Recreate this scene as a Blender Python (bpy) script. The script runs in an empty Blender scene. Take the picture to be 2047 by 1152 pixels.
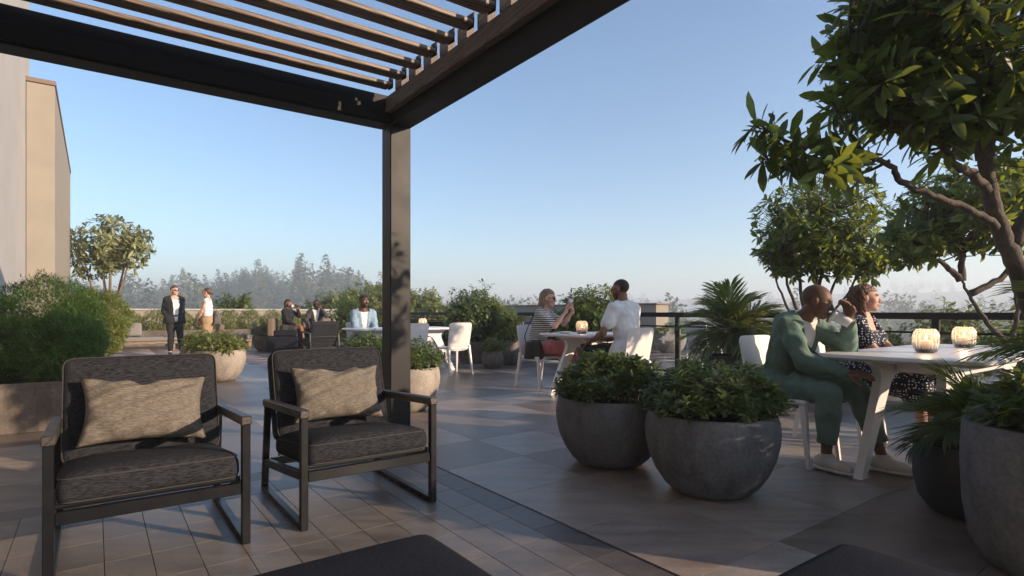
import bpy, math, random
import numpy as np
from mathutils import Vector, Matrix

# ------------------------------------------------------------------ camera, sky, sun, exposure
SC = bpy.context.scene
COL = SC.collection
cam_d = bpy.data.cameras.new("camera"); cam = bpy.data.objects.new("camera", cam_d); COL.objects.link(cam)
cam.location = (0, 0, 1.07); cam.rotation_euler = (math.radians(90), 0, 0)
cam_d.sensor_width = 36.0; cam_d.lens = 20.0; cam_d.shift_y = 0.0235
cam_d.clip_start = 0.05; cam_d.clip_end = 20000
SC.camera = cam
SUN_AZ, SUN_EL = 110.0, 15.0          # compass degrees clockwise from +Y, elevation
wd = bpy.data.worlds.new("World"); SC.world = wd; wd.use_nodes = True
nt = wd.node_tree; nt.nodes.clear()
sky = nt.nodes.new("ShaderNodeTexSky"); sky.sky_type = 'NISHITA'; sky.sun_disc = False
sky.sun_elevation = math.radians(SUN_EL); sky.sun_rotation = math.radians(SUN_AZ)
sky.altitude = 100; sky.air_density = 1.0; sky.dust_density = 0.75; sky.ozone_density = 3.0
bg = nt.nodes.new("ShaderNodeBackground"); bg.inputs[1].default_value = 0.15
wo = nt.nodes.new("ShaderNodeOutputWorld")
nt.links.new(sky.outputs[0], bg.inputs[0]); nt.links.new(bg.outputs[0], wo.inputs[0])
sl = bpy.data.lights.new("sun", 'SUN'); so = bpy.data.objects.new("sun", sl); COL.objects.link(so)
sl.energy = 5.0; sl.angle = math.radians(0.6); sl.color = (1.0, 0.76, 0.53)
_az, _el = math.radians(SUN_AZ), math.radians(SUN_EL)
SUNV = Vector((math.sin(_az)*math.cos(_el), math.cos(_az)*math.cos(_el), math.sin(_el)))
so.rotation_euler = SUNV.to_track_quat('Z', 'Y').to_euler(); so.location = (30, -12, 20)
vs = SC.view_settings
vs.view_transform = 'Standard'; vs.look = 'None'; vs.gamma = 1.0; vs.use_curve_mapping = False
vs.exposure = 0.72
SC.cycles.use_denoising = True
SC.cycles.max_bounces = 8; SC.cycles.transparent_max_bounces = 24
SC.cycles.volume_bounces = 2; SC.cycles.sample_clamp_indirect = 6.0
SC.cycles.caustics_reflective = False; SC.cycles.caustics_refractive = False

R = random.Random(7)
NP = np.random.RandomState(11)
E1 = Vector((-0.5912, 0.8065, 0)); E2 = Vector((0.8065, 0.5912, 0))   # terrace grid: away-left and away-right
GA = math.atan2(0.5912, 0.8065)                                       # rotation that takes +Y to E1 and +X to E2
def G(a, b, z=0.0): return E1*a + E2*b + Vector((0, 0, z))

# ------------------------------------------------------------------ materials
MATS = {}
def newmat(name):
    m = bpy.data.materials.new(name); m.use_nodes = True
    n = m.node_tree; n.nodes.clear()
    o = n.nodes.new("ShaderNodeOutputMaterial")
    MATS[name] = m
    return m, n, o
def pb(n, col=(.5,.5,.5), rough=.5, metal=0, spec=.5, **k):
    p = n.nodes.new("ShaderNodeBsdfPrincipled")
    p.inputs['Base Color'].default_value = (*col, 1)
    p.inputs['Roughness'].default_value = rough; p.inputs['Metallic'].default_value = metal
    p.inputs['Specular IOR Level'].default_value = spec
    for kk, v in k.items(): p.inputs[kk].default_value = v
    return p
def node(n, t, **k):
    x = n.nodes.new(t)
    for kk, v in k.items():
        if kk in x.inputs: x.inputs[kk].default_value = v
        else: setattr(x, kk, v)
    return x
def ramp(n, fac, stops):
    r = n.nodes.new("ShaderNodeValToRGB"); cr = r.color_ramp
    while len(cr.elements) < len(stops): cr.elements.new(0.5)
    for e, (p, c) in zip(cr.elements, stops):
        e.position = p; e.color = (*c, 1)
    n.links.new(fac, r.inputs[0]); return r
def coords(n, scale=(1,1,1), kind='Object', rot=(0,0,0)):
    tc = n.nodes.new("ShaderNodeTexCoord"); mp = n.nodes.new("ShaderNodeMapping")
    mp.inputs['Scale'].default_value = scale; mp.inputs['Rotation'].default_value = rot
    n.links.new(tc.outputs[kind], mp.inputs[0]); return mp.outputs[0]
def mixc(n, fac, a, b, mode='MIX'):
    m = n.nodes.new("ShaderNodeMix"); m.data_type = 'RGBA'; m.blend_type = mode
    for sock, v in ((m.inputs['Factor'], fac), (m.inputs['A'], a), (m.inputs['B'], b)):
        if hasattr(v, 'is_linked'): n.links.new(v, sock)
        elif isinstance(v, (int, float)): sock.default_value = v
        else: sock.default_value = (*v, 1)
    return m.outputs['Result']
def bump(n, h, strength=.3, dist=.01):
    b = n.nodes.new("ShaderNodeBump"); b.inputs['Strength'].default_value = strength; b.inputs['Distance'].default_value = dist
    n.links.new(h, b.inputs['Height']); return b.outputs[0]
def noise(n, vec, scale, detail=4, rough=.55):
    x = n.nodes.new("ShaderNodeTexNoise"); x.inputs['Scale'].default_value = scale
    x.inputs['Detail'].default_value = detail; x.inputs['Roughness'].default_value = rough
    if vec is not None: n.links.new(vec, x.inputs['Vector'])
    return x.outputs['Fac']
def randval(n, seed=0):
    oi = n.nodes.new("ShaderNodeObjectInfo"); return oi.outputs['Random']
def attr(n, name):
    a = n.nodes.new("ShaderNodeAttribute"); a.attribute_name = name; return a
def out(n, o, sh): n.links.new(sh, o.inputs['Surface'])

def mat_plain(name, col, rough=.5, metal=0, spec=.5, nscale=0, namt=.12, bumpamt=0, bscale=None, **k):
    m, n, o = newmat(name); p = pb(n, col, rough, metal, spec, **k)
    if nscale:
        v = coords(n); f = noise(n, v, nscale, 5)
        c2 = tuple(max(0, x*(1-namt*2)) for x in col); c3 = tuple(min(1, x*(1+namt*2)) for x in col)
        r = ramp(n, f, [(.25, c2), (.75, c3)]); n.links.new(r.outputs[0], p.inputs['Base Color'])
        rr = node(n, "ShaderNodeMapRange"); n.links.new(f, rr.inputs[0])
        rr.inputs[3].default_value = max(.03, rough-.12); rr.inputs[4].default_value = min(1, rough+.12)
        n.links.new(rr.outputs[0], p.inputs['Roughness'])
    if bumpamt:
        v = coords(n); f = noise(n, v, bscale or 60, 4)
        n.links.new(bump(n, f, bumpamt, .01), p.inputs['Normal'])
    out(n, o, p.outputs[0]); return m

def mat_tile(name, tones, rough=.32):
    # streaky porcelain stone; `tones` picks a colour per piece (object random or the "rnd" attribute of joined pieces)
    m, n, o = newmat(name); p = pb(n, tones[0], rough, 0, .5)
    at = attr(n, "rnd"); oi = n.nodes.new("ShaderNodeObjectInfo")
    ad = node(n, "ShaderNodeMath", operation='ADD'); n.links.new(at.outputs['Fac'], ad.inputs[0]); n.links.new(oi.outputs['Random'], ad.inputs[1])
    fr = node(n, "ShaderNodeMath", operation='FRACT'); n.links.new(ad.outputs[0], fr.inputs[0])
    k = len(tones)
    r = ramp(n, fr.outputs[0], [(i/k, t) for i, t in enumerate(tones)]); r.color_ramp.interpolation = 'CONSTANT'
    geo = n.nodes.new("ShaderNodeNewGeometry")
    mp = n.nodes.new("ShaderNodeMapping"); mp.inputs['Rotation'].default_value = (0, 0, -GA); mp.inputs['Scale'].default_value = (1.0, 5.0, 1)
    n.links.new(geo.outputs['Position'], mp.inputs[0])
    cb = node(n, "ShaderNodeCombineXYZ"); n.links.new(fr.outputs[0], cb.inputs[2])
    sc = node(n, "ShaderNodeVectorMath", operation='SCALE'); n.links.new(cb.outputs[0], sc.inputs[0]); sc.inputs['Scale'].default_value = 30
    av = node(n, "ShaderNodeVectorMath", operation='ADD'); n.links.new(mp.outputs[0], av.inputs[0]); n.links.new(sc.outputs[0], av.inputs[1])
    f = noise(n, av.outputs[0], 2.2, 7, .6)
    f2 = noise(n, geo.outputs['Position'], 55, 3)
    rr = ramp(n, f, [(.28, (.62,.60,.60)), (.5, (.95,.95,.95)), (.72, (1.28,1.22,1.16))])
    c = mixc(n, 1.0, r.outputs[0], rr.outputs[0], 'MULTIPLY')
    r2 = ramp(n, f2, [(.3, (.88,.88,.88)), (.7, (1.08,1.08,1.08))])
    c = mixc(n, 1.0, c, r2.outputs[0], 'MULTIPLY')
    f4 = noise(n, geo.outputs['Position'], .9, 6, .65); r4 = ramp(n, f4, [(.32, (.74,.73,.72)), (.55, (1,1,1)), (.75, (1.10,1.09,1.08))]); c = mixc(n, 1.0, c, r4.outputs[0], 'MULTIPLY')
    f5 = noise(n, geo.outputs['Position'], 14, 4, .7); r5 = ramp(n, f5, [(.27, (.62,.60,.58)), (.36, (1,1,1))]); c = mixc(n, .7, c, r5.outputs[0], 'MULTIPLY')
    n.links.new(c, p.inputs['Base Color'])
    mr = node(n, "ShaderNodeMapRange"); n.links.new(f, mr.inputs[0]); mr.inputs[3].default_value = rough-.08; mr.inputs[4].default_value = rough+.16
    n.links.new(mr.outputs[0], p.inputs['Roughness'])
    n.links.new(bump(n, f, .06, .004), p.inputs['Normal'])
    out(n, o, p.outputs[0]); return m

def mat_concrete(name, col, var=.25, rough=.8, scale=7, pits=True):
    m, n, o = newmat(name); p = pb(n, col, rough, 0, .35)
    oi = n.nodes.new("ShaderNodeObjectInfo"); v0 = coords(n); cb = node(n, "ShaderNodeCombineXYZ"); n.links.new(oi.outputs['Random'], cb.inputs[0]); n.links.new(oi.outputs['Random'], cb.inputs[2])
    s9 = node(n, "ShaderNodeVectorMath", operation='SCALE'); n.links.new(cb.outputs[0], s9.inputs[0]); s9.inputs['Scale'].default_value = 23
    av = node(n, "ShaderNodeVectorMath", operation='ADD'); n.links.new(v0, av.inputs[0]); n.links.new(s9.outputs[0], av.inputs[1]); v = av.outputs[0]
    f = noise(n, v, scale, 8, .65); f2 = noise(n, v, scale*9, 3); f3 = noise(n, v, scale*28, 2)
    c1 = tuple(x*(1-var) for x in col); c2 = tuple(x*(1+var) for x in col)
    r = ramp(n, f, [(.3, c1), (.7, c2)])
    r2 = ramp(n, f2, [(.3, (.78,.78,.8)), (.7, (1.15,1.13,1.1))])
    c = mixc(n, 1.0, r.outputs[0], r2.outputs[0], 'MULTIPLY')
    if pits:
        r3 = ramp(n, f3, [(.28, (.45,.45,.45)), (.4, (1,1,1))])
        c = mixc(n, .7, c, r3.outputs[0], 'MULTIPLY')
    mpv = n.nodes.new("ShaderNodeMapping"); mpv.inputs['Scale'].default_value = (7, 7, 1.2); n.links.new(v, mpv.inputs[0])
    fs = noise(n, mpv.outputs[0], 1.3, 5, .6); rs_ = ramp(n, fs, [(.34, (.70,.69,.68)), (.52, (1,1,1)), (.72, (1.16,1.15,1.13))]); c = mixc(n, .85, c, rs_.outputs[0], 'MULTIPLY')
    n.links.new(c, p.inputs['Base Color'])
    ad = node(n, "ShaderNodeMath", operation='ADD'); n.links.new(f2, ad.inputs[0]); n.links.new(f3, ad.inputs[1])
    n.links.new(bump(n, ad.outputs[0], .25, .006), p.inputs['Normal'])
    out(n, o, p.outputs[0]); return m

def mat_fabric(name, col, col2, scale=260, streak=(1, 1, 9), rough=.95):
    # melange weave: short stretched streaks of two yarn colours
    m, n, o = newmat(name); p = pb(n, col, rough, 0, .15)
    p.inputs['Sheen Weight'].default_value = .0
    v = coords(n, streak); f = noise(n, v, scale/6, 3, .7)
    v2 = coords(n, (streak[0]*.6, streak[1]*.6, streak[2]*1.6)); f2 = noise(n, v2, scale/3, 2)
    ad = node(n, "ShaderNodeMath", operation='ADD'); n.links.new(f, ad.inputs[0]); n.links.new(f2, ad.inputs[1])
    ml = node(n, "ShaderNodeMath", operation='MULTIPLY'); n.links.new(ad.outputs[0], ml.inputs[0]); ml.inputs[1].default_value = .5
    r = ramp(n, ml.outputs[0], [(.40, col), (.60, col2)]); n.links.new(r.outputs[0], p.inputs['Base Color'])
    n.links.new(bump(n, ml.outputs[0], .35, .003), p.inputs['Normal'])
    out(n, o, p.outputs[0]); return m

def mat_wood(name, dark, light, rough=.5, axis=0):
    m, n, o = newmat(name); p = pb(n, light, rough)
    sc = [7, 7, 7]; sc[axis] = .55
    oi = n.nodes.new("ShaderNodeObjectInfo"); tc = n.nodes.new("ShaderNodeTexCoord")
    cb = node(n, "ShaderNodeCombineXYZ"); n.links.new(oi.outputs['Random'], cb.inputs[0]); n.links.new(oi.outputs['Random'], cb.inputs[1])
    s_ = node(n, "ShaderNodeVectorMath", operation='SCALE'); n.links.new(cb.outputs[0], s_.inputs[0]); s_.inputs['Scale'].default_value = 17
    ad = node(n, "ShaderNodeVectorMath", operation='ADD'); n.links.new(tc.outputs['Object'], ad.inputs[0]); n.links.new(s_.outputs[0], ad.inputs[1])
    mp = n.nodes.new("ShaderNodeMapping"); mp.inputs['Scale'].default_value = sc; n.links.new(ad.outputs[0], mp.inputs[0])
    w = node(n, "ShaderNodeTexWave", bands_direction='DIAGONAL'); w.inputs['Scale'].default_value = 2.6; w.inputs['Distortion'].default_value = 9
    w.inputs['Detail'].default_value = 3; w.inputs['Detail Scale'].default_value = 1.3; n.links.new(mp.outputs[0], w.inputs['Vector'])
    f = noise(n, mp.outputs[0], 9, 5, .7)
    r = ramp(n, w.outputs['Fac'], [(.15, dark), (.55, light), (.9, tuple(x*.8 for x in light))])
    r2 = ramp(n, f, [(.3, (.75,.75,.75)), (.7, (1.2,1.2,1.2))])
    c = mixc(n, 1.0, r.outputs[0], r2.outputs[0], 'MULTIPLY'); n.links.new(c, p.inputs['Base Color'])
    n.links.new(bump(n, w.outputs['Fac'], .15, .003), p.inputs['Normal'])
    out(n, o, p.outputs[0]); return m

def mat_leaf(name, c_dark, c_light, c_trans, trans=.35, rough=.42, spec=.45):
    m, n, o = newmat(name)
    a = attr(n, "rnd"); oi = n.nodes.new("ShaderNodeObjectInfo")
    ad = node(n, "ShaderNodeMath", operation='ADD'); n.links.new(a.outputs['Fac'], ad.inputs[0]); n.links.new(oi.outputs['Random'], ad.inputs[1])
    fr = node(n, "ShaderNodeMath", operation='FRACT'); n.links.new(ad.outputs[0], fr.inputs[0])
    r = ramp(n, fr.outputs[0], [(0, c_dark), (.75, c_light), (.97, tuple(min(1, x*1.5) for x in c_light))])
    p = pb(n, c_dark, rough, 0, spec); n.links.new(r.outputs[0], p.inputs['Base Color'])
    t = n.nodes.new("ShaderNodeBsdfTranslucent"); t.inputs[0].default_value = (*c_trans, 1)
    mx = n.nodes.new("ShaderNodeMixShader"); mx.inputs[0].default_value = trans
    n.links.new(p.outputs[0], mx.inputs[1]); n.links.new(t.outputs[0], mx.inputs[2])
    out(n, o, mx.outputs[0]); return m

def mat_glass(name, tint=(.93,.96,.96), refl=1.0, rough=.0):
    # thin sheet glass: clear with a fresnel reflection
    m, n, o = newmat(name)
    tr = n.nodes.new("ShaderNodeBsdfTransparent"); tr.inputs[0].default_value = (*tint, 1)
    gl = n.nodes.new("ShaderNodeBsdfGlossy"); gl.inputs['Roughness'].default_value = rough; gl.inputs[0].default_value = (1,1,1,1)
    fr = n.nodes.new("ShaderNodeFresnel"); fr.inputs[0].default_value = 1.52
    ml = node(n, "ShaderNodeMath", operation='MULTIPLY'); n.links.new(fr.outputs[0], ml.inputs[0]); ml.inputs[1].default_value = refl; ml.use_clamp = True
    mx = n.nodes.new("ShaderNodeMixShader"); n.links.new(ml.outputs[0], mx.inputs[0])
    n.links.new(tr.outputs[0], mx.inputs[1]); n.links.new(gl.outputs[0], mx.inputs[2])
    out(n, o, mx.outputs[0]); return m

# ------------------------------------------------------------------ mesh helpers
def setprops(o, label=None, cat=None, group=None, kind=None):
    if label: o["label"] = label
    if cat: o["category"] = cat
    if group: o["group"] = group
    if kind: o["kind"] = kind
    return o
def empty(name, loc=(0,0,0), rz=0.0, label=None, cat=None, group=None, kind=None):
    o = bpy.data.objects.new(name, None); COL.objects.link(o); o.location = loc; o.rotation_euler = (0, 0, rz)
    o.empty_display_size = .1
    return setprops(o, label, cat, group, kind)
def fast_mesh(name, V, polys, smooth=False, rnd=None, col=None):
    """V (n,3); polys: list of int arrays (m,k)"""
    V = np.asarray(V, np.float32); me = bpy.data.meshes.new(name)
    polys = [np.asarray(p, np.int32) for p in polys if len(p)]
    me.vertices.add(len(V)); me.vertices.foreach_set("co", V.ravel())
    nl = sum(p.size for p in polys); npol = sum(len(p) for p in polys)
    me.loops.add(nl); me.loops.foreach_set("vertex_index", np.concatenate([p.ravel() for p in polys]))
    tot = np.concatenate([np.full(len(p), p.shape[1], np.int32) for p in polys])
    st = np.concatenate([[0], np.cumsum(tot)[:-1]]).astype(np.int32)
    me.polygons.add(npol); me.polygons.foreach_set("loop_start", st); me.polygons.foreach_set("loop_total", tot)
    if smooth: me.polygons.foreach_set("use_smooth", np.ones(npol, bool))
    if rnd is not None:
        at = me.attributes.new("rnd", 'FLOAT', 'POINT'); at.data.foreach_set("value", np.asarray(rnd, np.float32))
    if col is not None:
        at = me.attributes.new("Col", 'FLOAT_COLOR', 'POINT'); at.data.foreach_set("color", np.asarray(col, np.float32).ravel())
    me.update(calc_edges=True); return me
def link(name, me, mat=None, parent=None, loc=None, rz=0.0):
    o = bpy.data.objects.new(name, me); COL.objects.link(o)
    if mat is not None:
        me.materials.clear(); me.materials.append(mat if not isinstance(mat, str) else MATS[mat])
    if parent is not None: o.parent = parent
    if loc is not None: o.location = loc
    if rz: o.rotation_euler = (0, 0, rz)
    return o
def copy_tree(o, parent=None):
    c = o.copy(); COL.objects.link(c); c.parent = parent
    for ch in o.children: copy_tree(ch, c)
    return c

class MB:
    """collects simple shapes into one mesh"""
    def __init__(s): s.v = []; s.f = []; s.sm = False
    def add(s, V, F):
        k = len(s.v); s.v += [tuple(p) for p in V]; s.f += [tuple(i+k for i in f) for f in F]; return s
    def box(s, c, d, ch=.004, M=None):
        """chamfered box, centre c, size d"""
        hx, hy, hz = d[0]/2, d[1]/2, d[2]/2; ch = min(ch, hx*.9, hy*.9, hz*.9)
        V = []; idx = {}
        for sx in (-1,1):
            for sy in (-1,1):
                for sz in (-1,1):
                    for ax in range(3):
                        p = [sx*(hx-ch), sy*(hy-ch), sz*(hz-ch)]
                        p[ax] = (sx*hx, sy*hy, sz*hz)[ax]
                        idx[(sx,sy,sz,ax)] = len(V); V.append(Vector(p))
        F = []
        def q(pts, nrm):
            P = [V[i] for i in pts]; n_ = (P[1]-P[0]).cross(P[2]-P[0])
            F.append(tuple(pts) if n_.dot(Vector(nrm)) > 0 else tuple(reversed(pts)))
        for ax in range(3):
            o1, o2 = [i for i in range(3) if i != ax]
            for sg in (-1,1):
                pts = []
                for (a_, b_) in ((-1,-1),(1,-1),(1,1),(-1,1)):
                    k = [0,0,0]; k[ax]=sg; k[o1]=a_; k[o2]=b_; pts.append(idx[(*k, ax)])
                nn = [0,0,0]; nn[ax]=sg; q(pts, nn)
            for a_ in (-1,1):
                for b_ in (-1,1):
                    k1=[0,0,0]; k1[o1]=a_; k1[o2]=b_; k2=list(k1); k1[ax]=-1; k2[ax]=1
                    nn=[0,0,0]; nn[o1]=a_; nn[o2]=b_
                    q([idx[(*k1,o1)], idx[(*k2,o1)], idx[(*k2,o2)], idx[(*k1,o2)]], nn)
        for sx in (-1,1):
            for sy in (-1,1):
                for sz in (-1,1): q([idx[(sx,sy,sz,0)], idx[(sx,sy,sz,1)], idx[(sx,sy,sz,2)]], (sx,sy,sz))
        c = Vector(c)
        V = [(M @ p + c) if M is not None else p + c for p in V]
        return s.add(V, F)
    def bar(s, p0, p1, w, h, up=(0,0,1), ch=.004):
        """chamfered bar from p0 to p1, w across, h along up"""
        p0, p1, up = Vector(p0), Vector(p1), Vector(up); d = p1-p0; L = d.length; d.normalize()
        x = d.cross(up).normalized(); z = x.cross(d).normalized()
        M = Matrix((x, d, z)).transposed()
        return s.box((p0+p1)/2, (w, L, h), ch, M)
    def tube(s, pts, rad, n=8, cap=True):
        pts = [Vector(p) for p in pts]; m = len(pts)
        rad = [rad]*m if isinstance(rad, (int, float)) else list(rad)
        k = len(s.v); prev = None
        for i in range(m):
            t = (pts[min(i+1, m-1)]-pts[max(i-1, 0)]).normalized()
            if prev is None: x = t.orthogonal().normalized()
            else:
                x = prev - t*prev.dot(t)
                x = x.normalized() if x.length > 1e-6 else t.orthogonal().normalized()
            prev = x; y = t.cross(x)
            for j in range(n):
                a = 2*math.pi*j/n; s.v.append(tuple(pts[i]+(x*math.cos(a)+y*math.sin(a))*rad[i]))
        for i in range(m-1):
            for j in range(n):
                s.f.append((k+i*n+j, k+i*n+(j+1)%n, k+(i+1)*n+(j+1)%n, k+(i+1)*n+j))
        if cap:
            s.f.append(tuple(k+j for j in reversed(range(n)))); s.f.append(tuple(k+(m-1)*n+j for j in range(n)))
        return s
    def lathe(s, prof, n=48, c=(0,0,0), ripple=0, rn=0):
        k = len(s.v); m = len(prof)
        for (r, z) in prof:
            for j in range(n):
                a = 2*math.pi*j/n; q = r*(1+(ripple*math.cos(rn*a) if ripple else 0)); s.v.append((c[0]+q*math.cos(a), c[1]+q*math.sin(a), c[2]+z))
        for i in range(m-1):
            for j in range(n):
                s.f.append((k+i*n+j, k+i*n+(j+1)%n, k+(i+1)*n+(j+1)%n, k+(i+1)*n+j))
        if prof[0][0] > 1e-5: s.f.append(tuple(k+j for j in reversed(range(n))))
        if prof[-1][0] > 1e-5: s.f.append(tuple(k+(m-1)*n+j for j in range(n)))
        return s
    def prism(s, poly, y0, y1, M=None):
        """polygon in (x,z) extruded along y"""
        n = len(poly); V = [Vector((x, y0, z)) for x, z in poly] + [Vector((x, y1, z)) for x, z in poly]
        ar = sum(poly[i][0]*poly[(i+1)%n][1]-poly[(i+1)%n][0]*poly[i][1] for i in range(n))
        F = [tuple(range(n)), tuple(reversed(range(n, 2*n)))] + [(i, i+n, (i+1)%n+n, (i+1)%n) for i in range(n)]
        if ar < 0: F = [tuple(reversed(f)) for f in F]
        if M is not None: V = [M @ p for p in V]
        return s.add(V, F)
    def mesh(s, name, smooth=False):
        me = bpy.data.meshes.new(name); me.from_pydata(s.v, [], s.f)
        if smooth: me.polygons.foreach_set("use_smooth", np.ones(len(me.polygons), bool))
        me.update(); return me
    def obj(s, name, mat, parent=None, smooth=False, loc=None, rz=0.0):
        o = link(name, s.mesh(name, smooth), mat, parent, loc, rz)
        if smooth == 'auto': pass
        return o

def rounded_box(d, r, n=10, fn=None):
    """smooth rounded box; fn(p) -> p deforms"""
    V = []; F = []; idx = {}
    h = [x/2 for x in d]
    def key(p): return tuple(round(x, 5) for x in p)
    def vert(p):
        k = key(p)
        if k not in idx:
            q = [max(-(h[i]-r), min(h[i]-r, p[i])) for i in range(3)]
            dd = Vector([p[i]-q[i] for i in range(3)])
            w = Vector(q) + (dd.normalized()*r if dd.length > 1e-9 else dd)
            if fn: w = fn(w)
            idx[k] = len(V); V.append(tuple(w))
        return idx[k]
    def grid(i):
        t = i/n
        return t
    lines = []
    for ax in range(3):   # parameter lines denser near the rounded edges
        L = []
        for i in range(n+1):
            t = i/n
            L.append(t)
        e = r/d[ax]
        L = sorted(set([0, e*.3, e*.65, e] + [e+(1-2*e)*j/max(2, n-6) for j in range(max(2, n-6)+1)] + [1-e, 1-e*.65, 1-e*.3, 1]))
        LL = [L[0]]
        for t in L[1:]:
            if t-LL[-1] > 1e-4: LL.append(t)
        lines.append([(-h[ax]+t*d[ax]) for t in LL])
    for ax in range(3):
        a, b = [i for i in range(3) if i != ax]
        for sg in (-1, 1):
            for i in range(len(lines[a])-1):
                for j in range(len(lines[b])-1):
                    q = []
                    for (ii, jj) in ((i,j),(i+1,j),(i+1,j+1),(i,j+1)):
                        p = [0,0,0]; p[ax] = sg*h[ax]; p[a] = lines[a][ii]; p[b] = lines[b][jj]; q.append(vert(p))
                    flip = (sg > 0) == (ax == 1)
                    F.append(tuple(reversed(q)) if flip else tuple(q))
    return V, F
def rbox_obj(name, d, r, mat, parent=None, loc=None, n=10, fn=None, rot=None):
    V, F = rounded_box(d, r, n, fn); me = bpy.data.meshes.new(name); me.from_pydata(V, [], F)
    me.polygons.foreach_set("use_smooth", np.ones(len(me.polygons), bool)); me.update()
    o = link(name, me, mat, parent, loc)
    if rot: o.rotation_euler = rot
    return o
def smooth_by_angle(o, deg=35):
    me = o.data; me.polygons.foreach_set("use_smooth", np.ones(len(me.polygons), bool))
    try: me.set_sharp_from_angle(angle=math.radians(deg))
    except Exception: pass
    return o

# ------------------------------------------------------------------ the materials used
mat_tile("terrace_tile", [(.185,.145,.124), (.315,.252,.212), (.235,.186,.159), (.35,.295,.255), (.205,.161,.139), (.28,.224,.190)], .34)
mat_tile("plank_tile", [(.182,.158,.145), (.200,.174,.158), (.166,.145,.134), (.191,.166,.152)], .36)
mat_tile("border_tile", [(.12,.098,.088), (.14,.115,.102), (.105,.086,.08)], .38)
mat_plain("joint", (.03,.027,.026), .8)
mat_plain("drain_metal", (.05,.05,.055), .4, .8)
mat_plain("bronze_metal", (.013,.013,.016), .5, .0, .3, nscale=2.5, namt=.1)
mat_plain("beam_metal", (.011,.011,.013), .55, .0, .25, nscale=2.0, namt=.08)
mat_plain("black_metal", (.012,.012,.013), .45, .6)
mat_plain("chair_metal", (.007,.0075,.010), .36, 0, .35, nscale=8, namt=.08)
mat_wood("slat_wood", (.09,.062,.045), (.23,.165,.12), .5, 0)
mat_wood("ledger_wood", (.08,.06,.05), (.17,.128,.10), .6, 1)
mat_wood("arm_wood", (.022,.020,.019), (.060,.050,.042), .45, 1)
mat_concrete("shaded_concrete", (.145,.147,.156), .22, .75, 6)  # concrete of the near planters, their shade put into the colour
mat_concrete("sunlit_concrete", (.34,.30,.265), .16, .75, 5)  # same concrete for the farther bowls, sunlight put into the colour
mat_concrete("brown_concrete", (.14,.118,.105), .35, .8, 4)
mat_concrete("jar_clay", (.15,.125,.115), .35, .6, 9)
mat_plain("plaster", (.31,.28,.238), .9, 0, .2, nscale=2.2, namt=.04, bumpamt=.12, bscale=90)
mat_plain("plaster_pale", (.42,.408,.395), .9, 0, .2, nscale=1.6, namt=.04, bumpamt=.12, bscale=90)
mat_plain("coping", (.20,.14,.115), .6)
mat_plain("black_pot", (.018,.018,.020), .5, 0, .5, nscale=9)
mat_plain("soil", (.03,.022,.016), .95, nscale=40, namt=.3, bumpamt=.8, bscale=70)
mat_fabric("charcoal_fabric", (.004,.005,.009), (.044,.045,.053), 190, (1, 7, 7))
mat_fabric("charcoal_fabric_flat", (.006,.007,.012), (.022,.024,.034), 260, (3, 6, 3))
mat_fabric("pillow_fabric", (.09,.080,.070), (.225,.197,.166), 190, (1, 5, 7))
mat_fabric("bench_fabric", (.16,.15,.15), (.27,.25,.24), 200, (2, 6, 2))
mat_fabric("brown_fabric", (.13,.095,.07), (.24,.18,.135), 200, (2, 6, 2))
mat_plain("piping", (.045,.042,.042), .9)
mat_plain("white_plastic", (.78,.75,.73), .42, 0, .4, nscale=3, namt=.02)
mat_plain("table_white", (.80,.78,.78), .32, 0, .45, nscale=3, namt=.02)
mat_plain("ceramic", (.82,.80,.78), .25)
mat_plain("paper_cup", (.80,.79,.77), .55)
mat_glass("sheet_glass", (.90,.94,.94), 1.25)
# ================================================================== SETTING
CAMZ = 1.07; FPX = 1137.0
def proj(p):
    return (1023.5 + p[0]/p[1]*FPX, 624 - (p[2]-CAMZ)/p[1]*FPX) if p[1] > .05 else (1e9, 1e9)

# ---- terrain that reaches the horizon, with hills
def terrain_h(x, y):
    r = np.hypot(x, y); th = np.arctan2(x, y)
    z = np.full_like(r, -14.0)
    z += 1.5*np.sin(x*.011+1)*np.cos(y*.013) * np.clip(r/120, 0, 1)
    # wooded rise away to the left
    d = (th+0.40)/0.30
    z += 15.5*np.exp(-d*d)*np.exp(-((r-330)/130.)**2)
    a1 = 15+4*np.sin(th*5+.6)+3*np.sin(th*11+2)+1.3*np.sin(th*23)
    z += a1*np.exp(-((r-640)/85.)**2)
    a2 = 36+7*np.sin(th*4.2-1.1)+3.5*np.sin(th*9+1)+1.4*np.sin(th*27)
    z += a2*np.exp(-((r-940)/115.)**2)
    return z
rad = np.concatenate([[0], np.geomspace(20, 1240, 110)])
ang = np.linspace(0, 2*np.pi, 361)[:-1]
RR, TT = np.meshgrid(rad, ang, indexing='ij')
X = RR*np.sin(TT); Y = RR*np.cos(TT); Z = terrain_h(X, Y)
V = np.stack([X, Y, Z], -1).reshape(-1, 3); na = len(ang)
i, j = np.meshgrid(np.arange(len(rad)-1), np.arange(na), indexing='ij')
Q = np.stack([i*na+j, i*na+(j+1) % na, (i+1)*na+(j+1) % na, (i+1)*na+j], -1).reshape(-1, 4)[:, ::-1]
m, n, o = newmat("woodland_ground"); p = pb(n, (.06,.075,.035), .95)
v = coords(n); r_ = ramp(n, noise(n, v, .012, 8, .7), [(.3, (.030,.045,.020)), (.55, (.06,.072,.035)), (.75, (.12,.115,.06))])
n.links.new(r_.outputs[0], p.inputs['Base Color']); out(n, o, p.outputs[0])
setprops(link("terrain", fast_mesh("terrain", V, [Q], True), "woodland_ground"), kind="structure")

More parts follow.
